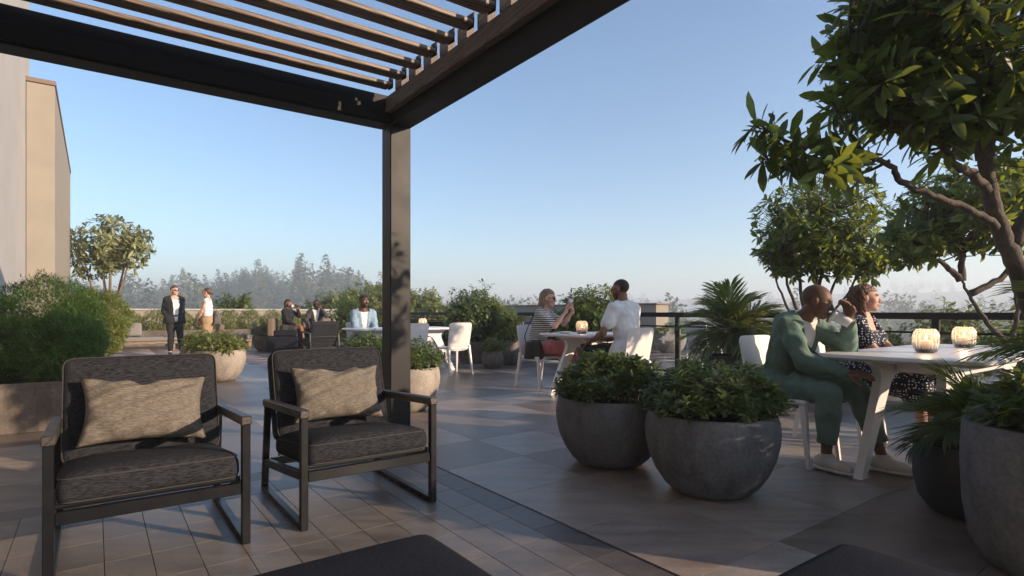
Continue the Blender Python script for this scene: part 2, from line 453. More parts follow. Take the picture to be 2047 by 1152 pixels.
# ---- terrace: dark bed and pavers
TS = 0.655; A0 = 1.405-TS*6; B0 = 1.915-TS*12
floor = empty("terrace_floor", (0,0,0), GA, kind="structure")
bed = MB(); bed.box((3.0, 13.0, -.31), (22.0, 34.0, .60), .002)
bed.obj("paving_bed", "joint", floor)
fl2 = MB(); fl2.box((3.0, 13.0, -7.5), (21.6, 33.6, 13.7), .002); bld = fl2.obj("lower_building", "plaster", None, rz=GA)
setprops(bld, "lower storeys of the building carrying the roof terrace", "building")
cells = []
for ia in range(0, 44):
    for ib in range(0, 30):
        a = A0+ia*TS; b = B0+ib*TS
        if a+TS > 29.5 or b+TS > 13.9: continue
        if b+TS < 1.93 and a < 4.05: 
            if a+TS < 4.06: continue
        c = G(a+TS/2, b+TS/2)
        if c.y < .9: continue
        u, vv = proj(c)
        if u < -160 or u > 2250 or c.y > 34: continue
        if b < -1.9 and a > 5: continue
        cells.append((c.y, a, b))
cells.sort()
g_ = .0028
def tile_rect(a, b): 
    a0, a1, b0, b1 = a, a+TS, b, b+TS
    if b1 < 1.93 and a0 < 4.055: a0 = 4.055
    return a0, a1, b0, b1
tile_meshes = {}
def tile_mesh(w, l, mat):
    k = (round(w, 3), round(l, 3), mat)
    if k not in tile_meshes:
        mb = MB(); mb.box((0,0,-.012), (w-g_, l-g_, .024), .0007); me = mb.mesh("tile")
        me.materials.append(MATS[mat]); tile_meshes[k] = me
    return tile_meshes[k]
def put_tile(name, a0, a1, b0, b1, mat, parent, z=0.0):
    o = bpy.data.objects.new(name, tile_mesh(b1-b0, a1-a0, mat)); COL.objects.link(o)
    o.parent = parent; o.location = ((b0+b1)/2, (a0+a1)/2, z); return o
for (_, a, b) in cells[:300]: put_tile("tile", *tile_rect(a, b), "terrace_tile", floor)
V = []; F = []; rn = []
for (_, a, b) in cells[300:]:
    a0, a1, b0, b1 = tile_rect(a, b); k = len(V); h = g_/2
    for z in (-.02, 0):
        V += [(b0+h, a0+h, z), (b1-h, a0+h, z), (b1-h, a1-h, z), (b0+h, a1-h, z)]
    F += [(k+4, k+5, k+6, k+7), (k, k+1, k+5, k+4), (k+1, k+2, k+6, k+5), (k+2, k+3, k+7, k+6), (k+3, k, k+4, k+7)]
    rn += [R.random()]*8
setprops(link("far_tiles", fast_mesh("far_tiles", V, [np.array(F)], False, rn), "terrace_tile", floor), kind="stuff")
# border course and drain
BW = .171
aa = -.6
while aa < 4.05:
    l = R.choice([.33, .33, .24, .42]); l = min(l, 4.055-aa)
    if l > .03: put_tile("border_tile", aa, aa+l, 1.742, 1.742+.158, "border_tile", floor)
    aa += l
bb = -3.4
while bb < 1.73:
    l = min(.33, 1.742-bb)
    if l > .03: put_tile("border_tile", 3.884, 4.055, bb, bb+l, "border_tile", floor)
    bb += l
mb = MB(); mb.box((1.9075, 1.72, -.006), (.006, 4.66, .008), .001); mb.obj("drain_channel", "drain_metal", floor)
# the small pavers under the pergola
deck = empty("pergola_floor", (0,0,0), GA, kind="structure")
PL = .30; pc = []
for ib in range(30):
    for ia in range(16):
        b1 = 1.742-ib*BW; b0 = b1-BW; a1 = 3.884-ia*PL; a0 = a1-PL
        c = G((a0+a1)/2, (b0+b1)/2)
        u, vv = proj(c)
        if c.y < .95 or u < -260 or vv > 1560: continue
        pc.append((c.y, a0, a1, b0, b1))
pc.sort()
for (_, a0, a1, b0, b1) in pc[:300]: put_tile("plank_tile", a0, a1, b0, b1, "plank_tile", deck)
V = []; F = []; rn = []
for (_, a0, a1, b0, b1) in pc[300:]:
    k = len(V); h = g_/2
    V += [(b0+h, a0+h, 0), (b1-h, a0+h, 0), (b1-h, a1-h, 0), (b0+h, a1-h, 0)]; F.append((k, k+1, k+2, k+3)); rn += [R.random()]*4
if V: setprops(link("far_plank_tiles", fast_mesh("far_plank_tiles", V, [np.array(F)], False, rn), "plank_tile", deck), kind="stuff")

# ---- pergola (local x = across, y = away)
perg = empty("pergola", (0,0,0), GA, "dark bronze pergola with timber slats over the armchairs", "pergola")
C0x, C1x, C0y, C1y = 2.142, 2.337, 4.761, 4.956
zb = 2.755
for (cx_, cy_) in ((2.2395, 4.8585), (-4.6, 4.8585), (2.2395, -2.6), (-4.6, -2.6)):
    mb = MB(); mb.box((cx_, cy_, zb/2), (.195, .195, zb), .004); co = mb.obj("column", "bronze_metal", perg)
    mb = MB(); mb.box((cx_, cy_, .006), (.26, .26, .012), .002); mb.obj("base_plate", "black_metal", co)
    mb = MB(); mb.box((cx_-.0985, cy_-.085, zb/2), (.004, .008, zb-.02), .001); mb.obj("corner_seam", "black_metal", co)
mb = MB(); mb.box((2.2395, 1.13, zb+.125), (.195, 7.655, .25), .004); mb.obj("beam", "beam_metal", perg)
mb = MB(); mb.box((-4.6, 1.13, zb+.125), (.195, 7.655, .25), .004); mb.obj("beam", "beam_metal", perg)
for y in (4.8585, -2.6):
    mb = MB(); mb.box((-1.18, y, zb+.125), (6.64, .195, .25), .004); be = mb.obj("beam", "beam_metal", perg)
    s_ = -1 if y > 0 else 1
    mb = MB(); mb.box((-1.18, y+s_*(.0985+.014), zb+.075), (6.60, .028, .12), .004); mb.obj("channel_lip", "beam_metal", be)
# timber ledgers with notched teeth
slat_a = [4.589-.2595*k for k in range(27)]
for xx, sgn in ((2.105, 1), (-4.465, -1)):
    mb = MB(); mb.box((xx, 1.13, 2.905), (.062, 7.2, .13), .004); lg = mb.obj("ledger", "ledger_wood", perg)
    for k in range(len(slat_a)-1):
        ym = (slat_a[k]+slat_a[k+1])/2
        mb = MB(); mb.prism([(-.031, 0), (.031, 0), (.031, .10), (-.031, .10)], -.062, .062)
        t = mb.obj("tooth", "ledger_wood", lg, loc=(xx, ym, 2.971))
# slats
prof = []
w_, t_ = .142, .046
for k in range(16):
    an = 2*math.pi*(k+.5)/16; cx_ = math.copysign(abs(math.cos(an))**.45, math.cos(an))*w_/2; cz_ = math.copysign(abs(math.sin(an))**.55, math.sin(an))*t_/2
    prof.append((cx_, cz_))
Mr = Matrix.Rotation(math.pi/2, 4, 'Z') @ Matrix.Rotation(0, 4, 'X')
mb = MB(); mb.prism(prof, -3.22, 3.22, Matrix.Rotation(-math.pi/2, 4, 'Z')); slat_me = mb.mesh("slat"); slat_me.materials.append(MATS["slat_wood"])
mb = MB(); mb.box((0,0,0), (.010, .085, .10), .002); mb.box((-.02, .03, -.02), (.04, .006, .05), .001); mb.tube([(-.012,0,.02), (.012,0,.02)], .008, 8); mb.tube([(-.012,0,-.03), (.012,0,-.03)], .008, 8)
br_me = mb.mesh("bracket"); br_me.materials.append(MATS["black_metal"])
for k, a in enumerate(slat_a):
    o = bpy.data.objects.new("slat", slat_me); COL.objects.link(o); o.parent = perg
    o.location = (-1.18, a, 3.02); o.rotation_euler = (math.radians(5), 0, 0)
    for xx in (2.065, -4.425):
        q = bpy.data.objects.new("bracket", br_me); COL.objects.link(q); q.parent = o; q.location = (xx+1.18, .005, .03)

# ---- building on the left
b1, b2 = -.93, -.55
bl = empty("building", (0,0,0), GA, "tall beige plaster building with a lower jutting bay at the left edge", "building")
mb = MB(); mb.box((b1-3.0, 5.1, 3.7), (6.0, 16.0, 7.5), .01); mb.obj("wall", "plaster_pale", bl)
mb = MB(); mb.box(((b1+.003+b2)/2-.0, 12.4+3.8, 2.45), (b2-b1-.006, 7.6, 4.92), .008); mb.obj("bay", "plaster", bl)
mb = MB(); mb.box((b1-2.5, 13.14+3.45, 2.4), (5.0, 6.88, 4.9), .008); mb.obj("rear_wing", "plaster", bl)
mb = MB(); mb.box((-3.03, 16.19, 4.955), (4.99, 7.62, .075), .006); mb.obj("roof_coping", "coping", bl)

# ---- railing along the right-hand edge
rail = empty("railing", (0,0,0), GA, "bronze handrail with glass panels along the terrace edge", "railing")
RB = 7.85
ya, yb = -3.0, 22.3
mb = MB(); mb.box((RB, (ya+yb)/2, 1.025), (.065, yb-ya, .08), .006); mb.obj("handrail", "bronze_metal", rail)
mb = MB(); mb.box((RB, (ya+yb)/2, .83), (.035, yb-ya, .026), .003); mb.obj("mid_rail", "bronze_metal", rail)
mb = MB(); mb.box((RB, (ya+yb)/2, .07), (.04, yb-ya, .04), .003); mb.obj("bottom_rail", "bronze_metal", rail)
post_me = None; glass_me = None
for k in range(-4, 10):
    y = 6.03+1.81*k
    if y < ya+.05 or y > yb: continue
    if post_me is None:
        mb = MB(); mb.box((0,0,.4925), (.05, .075, .983), .004); post_me = mb.mesh("post"); post_me.materials.append(MATS["bronze_metal"])
        mb = MB(); mb.box((0, .905, .455), (.012, 1.70, .70), .001); glass_me = mb.mesh("glass_panel"); glass_me.materials.append(MATS["sheet_glass"])
    o = bpy.data.objects.new("post", post_me); COL.objects.link(o); o.parent = rail; o.location = (RB, y, 0)
    if y+1.81 < yb+.3:
        o = bpy.data.objects.new("glass_panel", glass_me); COL.objects.link(o); o.parent = rail; o.location = (RB, y, 0)

# ---- parapets
pw = empty("parapet_wall", (0,0,0), GA, "low plaster parapet with pale coping behind the round bushes", "wall")
mb = MB(); mb.box((3.4, 22.75, .56), (10.4, .30, 1.12), .006); mb.obj("wall", "plaster", pw)
mb = MB(); mb.box((3.4, 22.75, 1.155), (10.5, .40, .06), .008); mb.obj("coping_stone", "plaster_pale", pw)
pw = empty("parapet_wall", (0,0,0), GA, "plaster parapet block with dark coping ending beyond the glass railing", "wall")
mb = MB(); mb.box((13.30, 19.9, .64), (.56, 18.3, 1.29), .006); mb.obj("wall", "plaster", pw)
mb = MB(); mb.box((13.30, 19.9, 1.31), (.64, 18.4, .045), .006); mb.obj("coping_stone", "coping", pw)
pw = MB(); pw.box((13.75, 5.4, .2), (.20, 10.6, .40), .006)
setprops(pw.obj("edge_kerb", "brown_concrete", None, rz=GA), "low dark upstand at the outer roof edge beyond the railing", "kerb")
# ================================================================== FURNITURE AND PLANTERS
FACE_CAM = GA + math.pi            # local +Y points to -E1 (towards the camera and right)
FACE_AWAY = GA                     # local +Y points to +E1
def crown(amp, h):
    def fn(p):
        return p
    return fn

# ---- armchair: local +Y is the front, origin on the floor under the front rail
def make_armchair(label, fabric="charcoal_fabric", group=None, pillow=False):
    t = empty("armchair", (0,0,0), 0, label, "armchair", group)
    for s in (-1, 1):
        x = s*.355
        mb = MB(); mb.bar((x, -.018, 0), (x, -.018, .550), .036, .036, (0,1,0), .003); mb.obj("front_leg", "chair_metal", t)
        mb = MB(); mb.bar((x, -.815, 0), (x, -.735, .515), .036, .030, (0,1,0), .003); mb.obj("rear_leg", "chair_metal", t)
        mb = MB(); mb.bar((x, -.036, .014), (x, -.80, .014), .036, .028, (0,0,1), .003); mb.obj("floor_runner", "chair_metal", t)
        mb = MB(); mb.bar((x, .004, .570), (x, -.765, .532), .046, .042, (0,0,1), .005); mb.obj("armrest", "arm_wood", t)
        mb = MB(); mb.bar((x, -.036, .262), (x, -.765, .175), .026, .045, (0,0,1), .003); mb.obj("side_rail", "chair_metal", t)
    mb = MB(); mb.bar((-.335, -.022, .258), (.335, -.022, .258), .030, .052, (0,0,1), .003); mb.obj("front_rail", "chair_metal", t)
    mb = MB(); mb.tube([(-.335, -.045, .297), (.335, -.045, .297)], .012, 10); mb.obj("seat_rod", "chair_metal", t)
    mb = MB(); mb.bar((-.335, -.745, .180), (.335, -.745, .180), .026, .045, (0,0,1), .003); mb.obj("rear_rail", "chair_metal", t)
    mb = MB(); mb.bar((-.335, -.752, .455), (.335, -.752, .455), .022, .035, (0,0,1), .003); mb.obj("back_rail", "chair_metal", t)
    def fs(p):
        k = (1-(p.x/.34)**4)*(1-(p.y/.36)**4)
        if p.z > 0: p = p + Vector((0, 0, .035*max(0, k)))
        p.z += .004*math.sin(p.x*9+p.y*5)
        return p
    sc = rbox_obj("seat_cushion", (.67, .66, .115), .045, fabric, t, (0, -.345, .322), 16, fs, (math.radians(6.5), 0, 0))
    L = .29
    for zz in (.046, -.046):
        pts = []
        for k in range(41):
            an = 2*math.pi*k/40; c, s_ = math.cos(an), math.sin(an)
            pts.append((math.copysign(abs(c)**.16, c)*.331, math.copysign(abs(s_)**.16, s_)*.326, zz))
        mb = MB(); mb.tube(pts, .0035, 5, False); mb.obj("piping", "piping", sc, True)
    def fb(p):
        k = (1-(p.x/.34)**4)*(1-(p.z/.30)**4)
        if p.y > 0: p = p + Vector((0, .02*max(0, k), 0))
        p.y += .004*math.sin(p.x*8+p.z*6)
        return p
    bc = rbox_obj("back_cushion", (.68, .13, .53), .04, fabric, t, (0, -.705, .575), 16, fb, (math.radians(17.5), 0, 0))
    for yy in (.054, -.054):
        pts = []
        for k in range(41):
            an = 2*math.pi*k/40; c, s_ = math.cos(an), math.sin(an)
            pts.append((math.copysign(abs(c)**.13, c)*.336, yy, math.copysign(abs(s_)**.13, s_)*.260))
        mb = MB(); mb.tube(pts, .0035, 5, False); mb.obj("piping", "piping", bc, True)
    return t
def pillow_mesh(w, h, T, seed):
    rr = random.Random(seed); N = 34; V = []; F = []
    ph = [rr.uniform(0, 6.28) for _ in range(8)]
    for side in (1, -1):
        k = len(V)
        for i in range(N+1):
            for j in range(N+1):
                s = -1+2*i/N; t = -1+2*j/N
                x = s*w/2*(1-.11*(1-t*t)*abs(s)**3); z = t*h/2*(1-.15*(1-s*s)*abs(t)**3)
                e = max(0, (1-abs(s)**2.6))**.55*max(0, (1-abs(t)**2.6))**.55
                wr = 1.7*(.010*math.sin(9*s+ph[0]+4*t)*abs(t)**2 + .006*math.sin(16*s+ph[1]-6*t)*abs(t)**3 + .008*math.sin(7*(s-t)+ph[2])*abs(s)**2 + .004*math.sin(11*t+5*s+ph[5])*(1-s*s) + .003*math.sin(19*(t+.6*s)+ph[6]))
                if t > .55: z += -.018*math.exp(-((s-.05)/.22)**2)*(t-.55)/.45 + .006*math.sin(13*s+ph[4])*(t-.55)
                y = side*(T/2*e + wr*min(1, e*3)*.8)
                V.append((x, y, z))
        for i in range(N):
            for j in range(N):
                a = k+i*(N+1)+j; q = (a, a+N+1, a+N+2, a+1)
                F.append(q if side < 0 else tuple(reversed(q)))
    me = bpy.data.meshes.new("pillow"); me.from_pydata(V, [], F)
    import bmesh
    bm = bmesh.new(); bm.from_mesh(me); bmesh.ops.remove_doubles(bm, verts=bm.verts, dist=.0008); bmesh.ops.recalc_face_normals(bm, faces=bm.faces); bm.to_mesh(me); bm.free()
    me.polygons.foreach_set("use_smooth", np.ones(len(me.polygons), bool)); return me

chair = make_armchair("charcoal low armchair nearest the camera at the left, with a tan pillow", group="low armchairs")
chair.location = G(2.838, .208); chair.rotation_euler.z = FACE_CAM
c2 = copy_tree(chair); c2.location = G(2.838, 1.181)
c2["label"] = "charcoal low armchair with a tan pillow, standing just in front of the bronze column"
c3 = copy_tree(chair); c3.location = G(14.95, 4.62); c3.rotation_euler.z = FACE_AWAY
c3["label"] = "low armchair seen from behind in front of the man in the dark suit"
for k, (a, b, rx, ry, lab) in enumerate(((2.838, .208, -.30, .045, "crumpled tan scatter pillow on the leftmost armchair"), (2.838, 1.181, -.30, .03, "crumpled tan scatter pillow on the armchair beside the column"))):
    o = link("scatter_pillow", pillow_mesh(.54, .34, .165, 3+k), "pillow_fabric")
    o.rotation_mode = 'ZYX'
    M = Matrix.Rotation(FACE_CAM, 4, 'Z') @ Matrix.Translation((.005, -.535, .585)) @ Matrix.Rotation(math.radians(23), 4, 'X') @ Matrix.Rotation(-ry, 4, 'Y')
    o.matrix_world = Matrix.Translation(G(a, b)) @ M
    setprops(o, lab, "pillow", "scatter pillows")

# ---- ottomans at the bottom edge of the picture
def make_ottoman(label, a, b):
    t = empty("ottoman", G(a-.42, b-.42), GA, label, "ottoman", "dark ottomans in the foreground")
    rbox_obj("base", (.80, .80, .24), .03, "charcoal_fabric_flat", t, (0,0,.20), 12)
    def fs(p):
        if p.z > 0: p = p+Vector((0,0,.018*max(0, (1-(p.x/.42)**4)*(1-(p.y/.42)**4))))
        return p
    rbox_obj("seat_cushion", (.84, .84, .13), .055, "charcoal_fabric_flat", t, (0,0,.372), 14, fs)
    for sx in (-1,1):
        for sy in (-1,1):
            mb = MB(); mb.box((sx*.33, sy*.33, .04), (.05, .05, .08), .004); mb.obj("foot", "black_metal", t)
    return t
make_ottoman("dark charcoal ottoman whose corner enters at the bottom centre", 1.50, .80)
make_ottoman("dark charcoal ottoman whose corner enters at the bottom right", .755, 1.705)

# ---- white dining chairs, local +Y front, origin on the floor under the seat centre
def make_dining_chair(label):
    t = empty("dining_chair", (0,0,0), 0, label, "chair", "white dining chairs")
    def fs(p):
        w = 1 - .06*(.22-p.y)/.44
        z = p.z - .012*max(0, 1-(p.x/.2)**2-(p.y/.22)**2)
        return Vector((p.x*w, p.y, z))
    rbox_obj("seat", (.45, .45, .034), .016, "white_plastic", t, (0, 0, .445), 12, fs)
    V = []; F = []; nx, nz = 12, 14; th = .020
    for sd in (0, 1):
        for i in range(nx+1):
            for j in range(nz+1):
                s = -1+2*i/nx; q = j/nz; z = .40+.49*q
                wd_ = .205+.018*q; x = s*wd_
                y = -.205 - .085*q**1.4 + .022*(s*s) - .012*math.sin(q*3.0)
                if q > .93: x *= 1-.10*((q-.93)/.07)**2*abs(s)**4
                if q < .1: z += .03*(s*s)*(1-q/.1)
                V.append((x, y+(th/2 if sd else -th/2), z-.012*(abs(s)**6)*(q > .97)))
    W_ = (nx+1)*(nz+1)
    for i in range(nx):
        for j in range(nz):
            a = i*(nz+1)+j; F.append((a, a+nz+1, a+nz+2, a+1)); F.append((W_+a, W_+a+1, W_+a+nz+2, W_+a+nz+1))
    def strip(idx):
        for p, q in zip(idx[:-1], idx[1:]): F.append((p, q, q+W_, p+W_))
    strip([j for j in range(nz+1)]); strip([nx*(nz+1)+j for j in range(nz, -1, -1)])
    strip([i*(nz+1)+nz for i in range(nx+1)]); strip([i*(nz+1) for i in range(nx, -1, -1)])
    me = bpy.data.meshes.new("backrest"); me.from_pydata(V, [], F); me.update()
    import bmesh
    bm = bmesh.new(); bm.from_mesh(me); bmesh.ops.recalc_face_normals(bm, faces=bm.faces); bm.to_mesh(me); bm.free()
    smooth_by_angle(link("backrest", me, "white_plastic", t), 50)
    def leg(p0, p1, w0, w1, d0, d1):
        mb = MB(); p0, p1 = Vector(p0), Vector(p1); V_ = []
        for p, w, d in ((p0, w0, d0), (p1, w1, d1)):
            for (sx, sy) in ((-1,-1),(1,-1),(1,1),(-1,1)): V_.append((p.x+sx*w/2, p.y+sy*d/2, p.z))
        mb.add(V_, [(3,2,1,0), (4,5,6,7), (0,1,5,4), (1,2,6,5), (2,3,7,6), (3,0,4,7)])
        mb.obj("leg", "white_plastic", t)
    for s in (-1, 1):
        leg((s*.222, .245, 0), (s*.195, .195, .44), .022, .042, .022, .042)
        leg((s*.228, -.285, 0), (s*.200, -.200, .50), .022, .034, .026, .060)
    return t
dc = make_dining_chair("x")
def dining(a, b, rz, label, first=[True]):
    o = dc if first[0] else copy_tree(dc); first[0] = False
    o.location = G(a, b); o.rotation_euler.z = rz; o["label"] = label; return o
dining(2.17, 4.13, FACE_CAM, "white dining chair under the man in the green suit")
dining(2.20, 5.02, FACE_CAM, "white dining chair under the woman in the polka dot dress")
dining(6.22, 5.06, FACE_CAM, "white dining chair under the woman in the striped top")
dining(4.69, 5.09, FACE_AWAY, "white dining chair under the man in the white shirt")
dining(8.64, 5.05, FACE_AWAY, "empty white dining chair right of the column, back turned to the camera")
dining(8.64, 4.22, FACE_AWAY, "white dining chair mostly hidden behind the bronze column")
dining(10.08, 3.98, FACE_CAM, "white dining chair under the man in the denim shirt")
dining(6.35, 9.05, FACE_CAM+math.pi/2, "added white dining chair beyond the glass railing, imitating a reflection left of the palm")  # added chair, stands in for a reflection in the railing glass

# ---- white tables; local x along E2, y along E1, origin at the near-left... far-left corner of the top
def make_table(L, D, label):
    t = empty("table", (0,0,0), 0, label, "table", "white trestle tables")
    H = .79
    # top: rounded rectangle with a bevelled underside
    pts = []
    r = .07
    for (cx_, cy_, a0) in ((L-r, D-r, 0), (r, D-r, 90), (r, r, 180), (L-r, r, 270)):
        for k in range(7):
            an = math.radians(a0+90*k/6); pts.append((cx_+r*math.cos(an), cy_+r*math.sin(an)))
    n_ = len(pts); V = []; F = []
    cxm, cym = L/2, D/2
    rings = [(.045, H-.042), (.008, H-.030), (0, H-.022), (0, H-.006), (.005, H)]
    for ins, z in rings:
        for (x, y) in pts:
            V.append((x+math.copysign(min(ins, abs(cxm-x)), cxm-x), y+math.copysign(min(ins, abs(cym-y)), cym-y), z))
    for i in range(len(rings)-1):
        for j in range(n_): F.append((i*n_+j, i*n_+(j+1) % n_, (i+1)*n_+(j+1) % n_, (i+1)*n_+j))
    F.append(tuple(reversed(range(n_)))); F.append(tuple(range((len(rings)-1)*n_, len(rings)*n_)))
    mb = MB(); mb.add(V, F); smooth_by_angle(mb.obj("table_top", "table_white", t), 40)
    out_ = [(-.03, 0), (.045, 0), (.40, .555), (.435, .60), (.49, .635), (.60, .655), (.60, .7475), (.10, .7475), (.17, .728), (.235, .695), (.262, .655), (.262, .61), (.245, .565)]
    for y in (D-.28, .28):
        for mir in (0, 1):
            o2 = [(L-x, z) if mir else (x, z) for x, z in out_]
            mb = MB(); mb.prism(o2, y-.026, y+.026); smooth_by_angle(mb.obj("leg", "table_white", t), 30)
        mb = MB()
        if L > 1.25: mb.box((L/2, y, .702), (L-1.204, .05, .09), .004); mb.obj("apron", "table_white", t)
    for x in (.52, L-.52):
        mb = MB(); mb.box((x, D/2, .70), (.05, D-.62, .085), .004); mb.obj("cross_beam", "table_white", t)
    return t
def table(a_top, b_left, L, D, label):
    o = make_table(L, D, label); o.location = G(a_top-D, b_left); o.rotation_euler.z = GA; return o
table(1.909, 3.963, 2.05, .92, "long white table at the right with two glowing candles")
table(5.91, 4.75, 1.22, .95, "white table between the striped woman and the man in white")
table(9.82, 3.47, 1.90, .92, "white table behind the bronze column with one candle")

# ---- ribbed glass candle holders
mat_plain("wax", (.85,.74,.60), .5, **{'Subsurface Weight': .3})
m, n, o = newmat("flame"); em = node(n, "ShaderNodeEmission"); em.inputs[0].default_value = (1,.55,.14,1); em.inputs[1].default_value = 9; out(n, o, em.outputs[0])
m, n, o = newmat("ribbed_glass")
tr = n.nodes.new("ShaderNodeBsdfTransparent"); tr.inputs[0].default_value = (.97,.96,.95,1)
gl = n.nodes.new("ShaderNodeBsdfGlossy"); gl.inputs['Roughness'].default_value = .08
tl = n.nodes.new("ShaderNodeBsdfTranslucent"); tl.inputs[0].default_value = (.95,.95,.95,1)
fr = n.nodes.new("ShaderNodeFresnel"); fr.inputs[0].default_value = 1.5
lw = n.nodes.new("ShaderNodeLayerWeight"); lw.inputs[0].default_value = .35
m1 = n.nodes.new("ShaderNodeMixShader"); m2 = n.nodes.new("ShaderNodeMixShader")
mrr = node(n, "ShaderNodeMapRange"); n.links.new(lw.outputs['Facing'], mrr.inputs[0]); mrr.inputs[3].default_value = .12; mrr.inputs[4].default_value = .55
n.links.new(mrr.outputs[0], m1.inputs[0]); n.links.new(tr.outputs[0], m1.inputs[1]); n.links.new(tl.outputs[0], m1.inputs[2])
n.links.new(fr.outputs[0], m2.inputs[0]); n.links.new(m1.outputs[0], m2.inputs[1]); n.links.new(gl.outputs[0], m2.inputs[2])
out(n, o, m2.outputs[0])
def candle(a, b, label, z=.79, power=.9):
    t = empty("candle_holder", G(a, b, z+.001), 0, label, "candle", "candles in ribbed glass")
    prof = [(.045, .0), (.060, .006), (.072, .03), (.077, .07), (.077, .11), (.070, .142), (.056, .160), (.050, .166), (.047, .166), (.053, .158), (.066, .140), (.073, .11), (.073, .07), (.068, .034), (.054, .012), (.0, .010)]
    mb = MB(); mb.lathe(prof, 120, ripple=.022, rn=20); mb.obj("glass", "ribbed_glass", t, True)
    mb = MB(); mb.lathe([(.0,.012), (.036,.012), (.037,.06), (.036,.082), (.030,.080), (.0,.076)], 24); mb.obj("wax_candle", "wax", t, True)
    mb = MB(); mb.lathe([(.0,.082), (.006,.088), (.0085,.098), (.006,.112), (.002,.126), (0,.13)], 12); f_ = mb.obj("flame", "flame", t, True)
    ld = bpy.data.lights.new("candle_light", 'POINT'); ld.energy = power; ld.color = (1,.66,.34); ld.shadow_soft_size = .02
    lo = bpy.data.objects.new("candle_light", ld); COL.objects.link(lo); lo.parent = t; lo.location = (0,0,.11)
candle(1.479, 4.631, "glowing candle in ribbed glass, nearer one on the right table")
candle(1.510, 5.525, "glowing candle in ribbed glass, farther one on the right table")
candle(5.42, 5.10, "glowing candle in ribbed glass on the middle table", power=.6)
candle(9.40, 4.86, "glowing candle in ribbed glass on the table behind the column", power=.7)

# ---- plate and small tableware
mb = MB(); mb.lathe([(0,.004), (.05,.004), (.085,.014), (.10,.018), (.098,.021), (.085,.017), (.05,.009), (0,.009)], 40)
o = mb.obj("saucer", "ceramic", None, True, loc=G(5.62, 4.98, .7905)); setprops(o, "white plate on the middle table before the striped woman", "plate")

# ---- bowls and other planters
BOWL = [(0,0), (.185,0), (.225,.012), (.275,.055), (.325,.13), (.362,.215), (.382,.30), (.387,.365), (.381,.425), (.370,.468), (.364,.475), (.345,.475), (.340,.468), (.345,.43), (.30,.405), (0,.41)]
PLANTERS = {}
def planter(name, prof, loc, mat, label, group="concrete bowl planters", soil_z=None, soil_r=None, sc=1.0, n=64, rim=None):
    t = empty(name, loc, R.uniform(0, 6), label, "planter", group)
    prof = [(r*sc, z*sc) for r, z in prof]
    mb = MB(); mb.lathe(prof, n); smooth_by_angle(mb.obj("bowl", mat, t), 40)
    mb = MB(); mb.lathe([(soil_r*sc, soil_z*sc-.02), (soil_r*sc, soil_z*sc), (soil_r*.5*sc, soil_z*sc+.015), (0, soil_z*sc+.02)], 24); mb.obj("soil", "soil", t, True)
    return t
P1c = Vector((.70, 4.05, 0)); P2c = Vector((1.195, 3.42, 0))
planter("bowl_planter", BOWL, P2c, "shaded_concrete", "round grey concrete bowl, the nearer of the touching pair in the centre", soil_z=.425, soil_r=.343)
planter("bowl_planter", BOWL, P1c, "shaded_concrete", "round grey concrete bowl, the farther of the touching pair in the centre", soil_z=.425, soil_r=.343)
P3c = Vector((-4.56, 8.83, 0)); P4c = Vector((-5.42, 10.05, 0)); P5c = Vector((-1.175, 6.22, 0)); P6c = Vector((-1.72, 6.95, 0))
planter("bowl_planter", BOWL, P3c, "sunlit_concrete", "pale sunlit concrete bowl in front of the standing couple", soil_z=.425, soil_r=.343, sc=1.03)
planter("bowl_planter", BOWL, P4c, "sunlit_concrete", "pale concrete bowl half hidden behind the bowl by the standing couple", soil_z=.425, soil_r=.343)
planter("bowl_planter", BOWL, P5c, "sunlit_concrete", "concrete bowl directly behind the bronze column", soil_z=.425, soil_r=.343)
planter("bowl_planter", BOWL, P6c, "sunlit_concrete", "concrete bowl left of the column behind the armchair", soil_z=.425, soil_r=.343)
TALL = [(0,0), (.30,0), (.335,.02), (.375,.10), (.398,.25), (.405,.42), (.400,.56), (.395,.60), (.360,.60), (.358,.58), (.36,.52), (0,.50)]
P7c = Vector((2.33, 2.31, 0)); P8c = Vector((2.47, 3.0, 0))
planter("tall_planter", TALL, P7c, "shaded_concrete", "tall grey concrete planter at the bottom right corner", None, .535, .358)
BLACK = [(0,0), (.19,0), (.225,.015), (.272,.08), (.295,.18), (.298,.28), (.290,.36), (.287,.37), (.265,.37), (.262,.36), (.262,.31), (0,.30)]
planter("black_planter", BLACK, P8c, "black_pot", "rounded black planter tucked behind the tall grey planter", None, .325, .26)
JAR = [(0,0), (.135,0), (.17,.02), (.205,.10), (.212,.18), (.20,.26), (.175,.315), (.168,.33), (.150,.33), (.148,.31), (0,.29)]
P9c = Vector((-.375, 10.98, 0)); P10c = Vector((-.02, 11.55, 0)); P11c = Vector((-.80, 12.05, 0)); P12c = G(7.3, 7.2)
planter("clay_jar", JAR, P9c, "jar_clay", "small round brown jar with a clipped bush by the railing", "clay jars", .30, .150)
planter("clay_jar", [(r*1.05, z*1.5) for r, z in JAR], P10c, "jar_clay", "taller brown jar with a spiky palm beside the small jar", "clay jars", .455, .155)
TAPER = [(0,0), (.28,0), (.30,.01), (.42,.40), (.44,.46), (.41,.46), (.405,.42), (0,.40)]
planter("tapered_planter", TAPER, P11c, "jar_clay", "large tapered brown planter holding the bush left of the striped woman", "tapered planters", .425, .405)
planter("tapered_planter", TAPER, P12c, "jar_clay", "large tapered planter holding the bush behind the middle table", "tapered planters", .425, .405)
P13c = Vector((3.10, 8.05, 0))
planter("black_planter", BLACK, P13c, "black_pot", "dark pot of the big palm by the railing", None, .325, .26, sc=1.25)
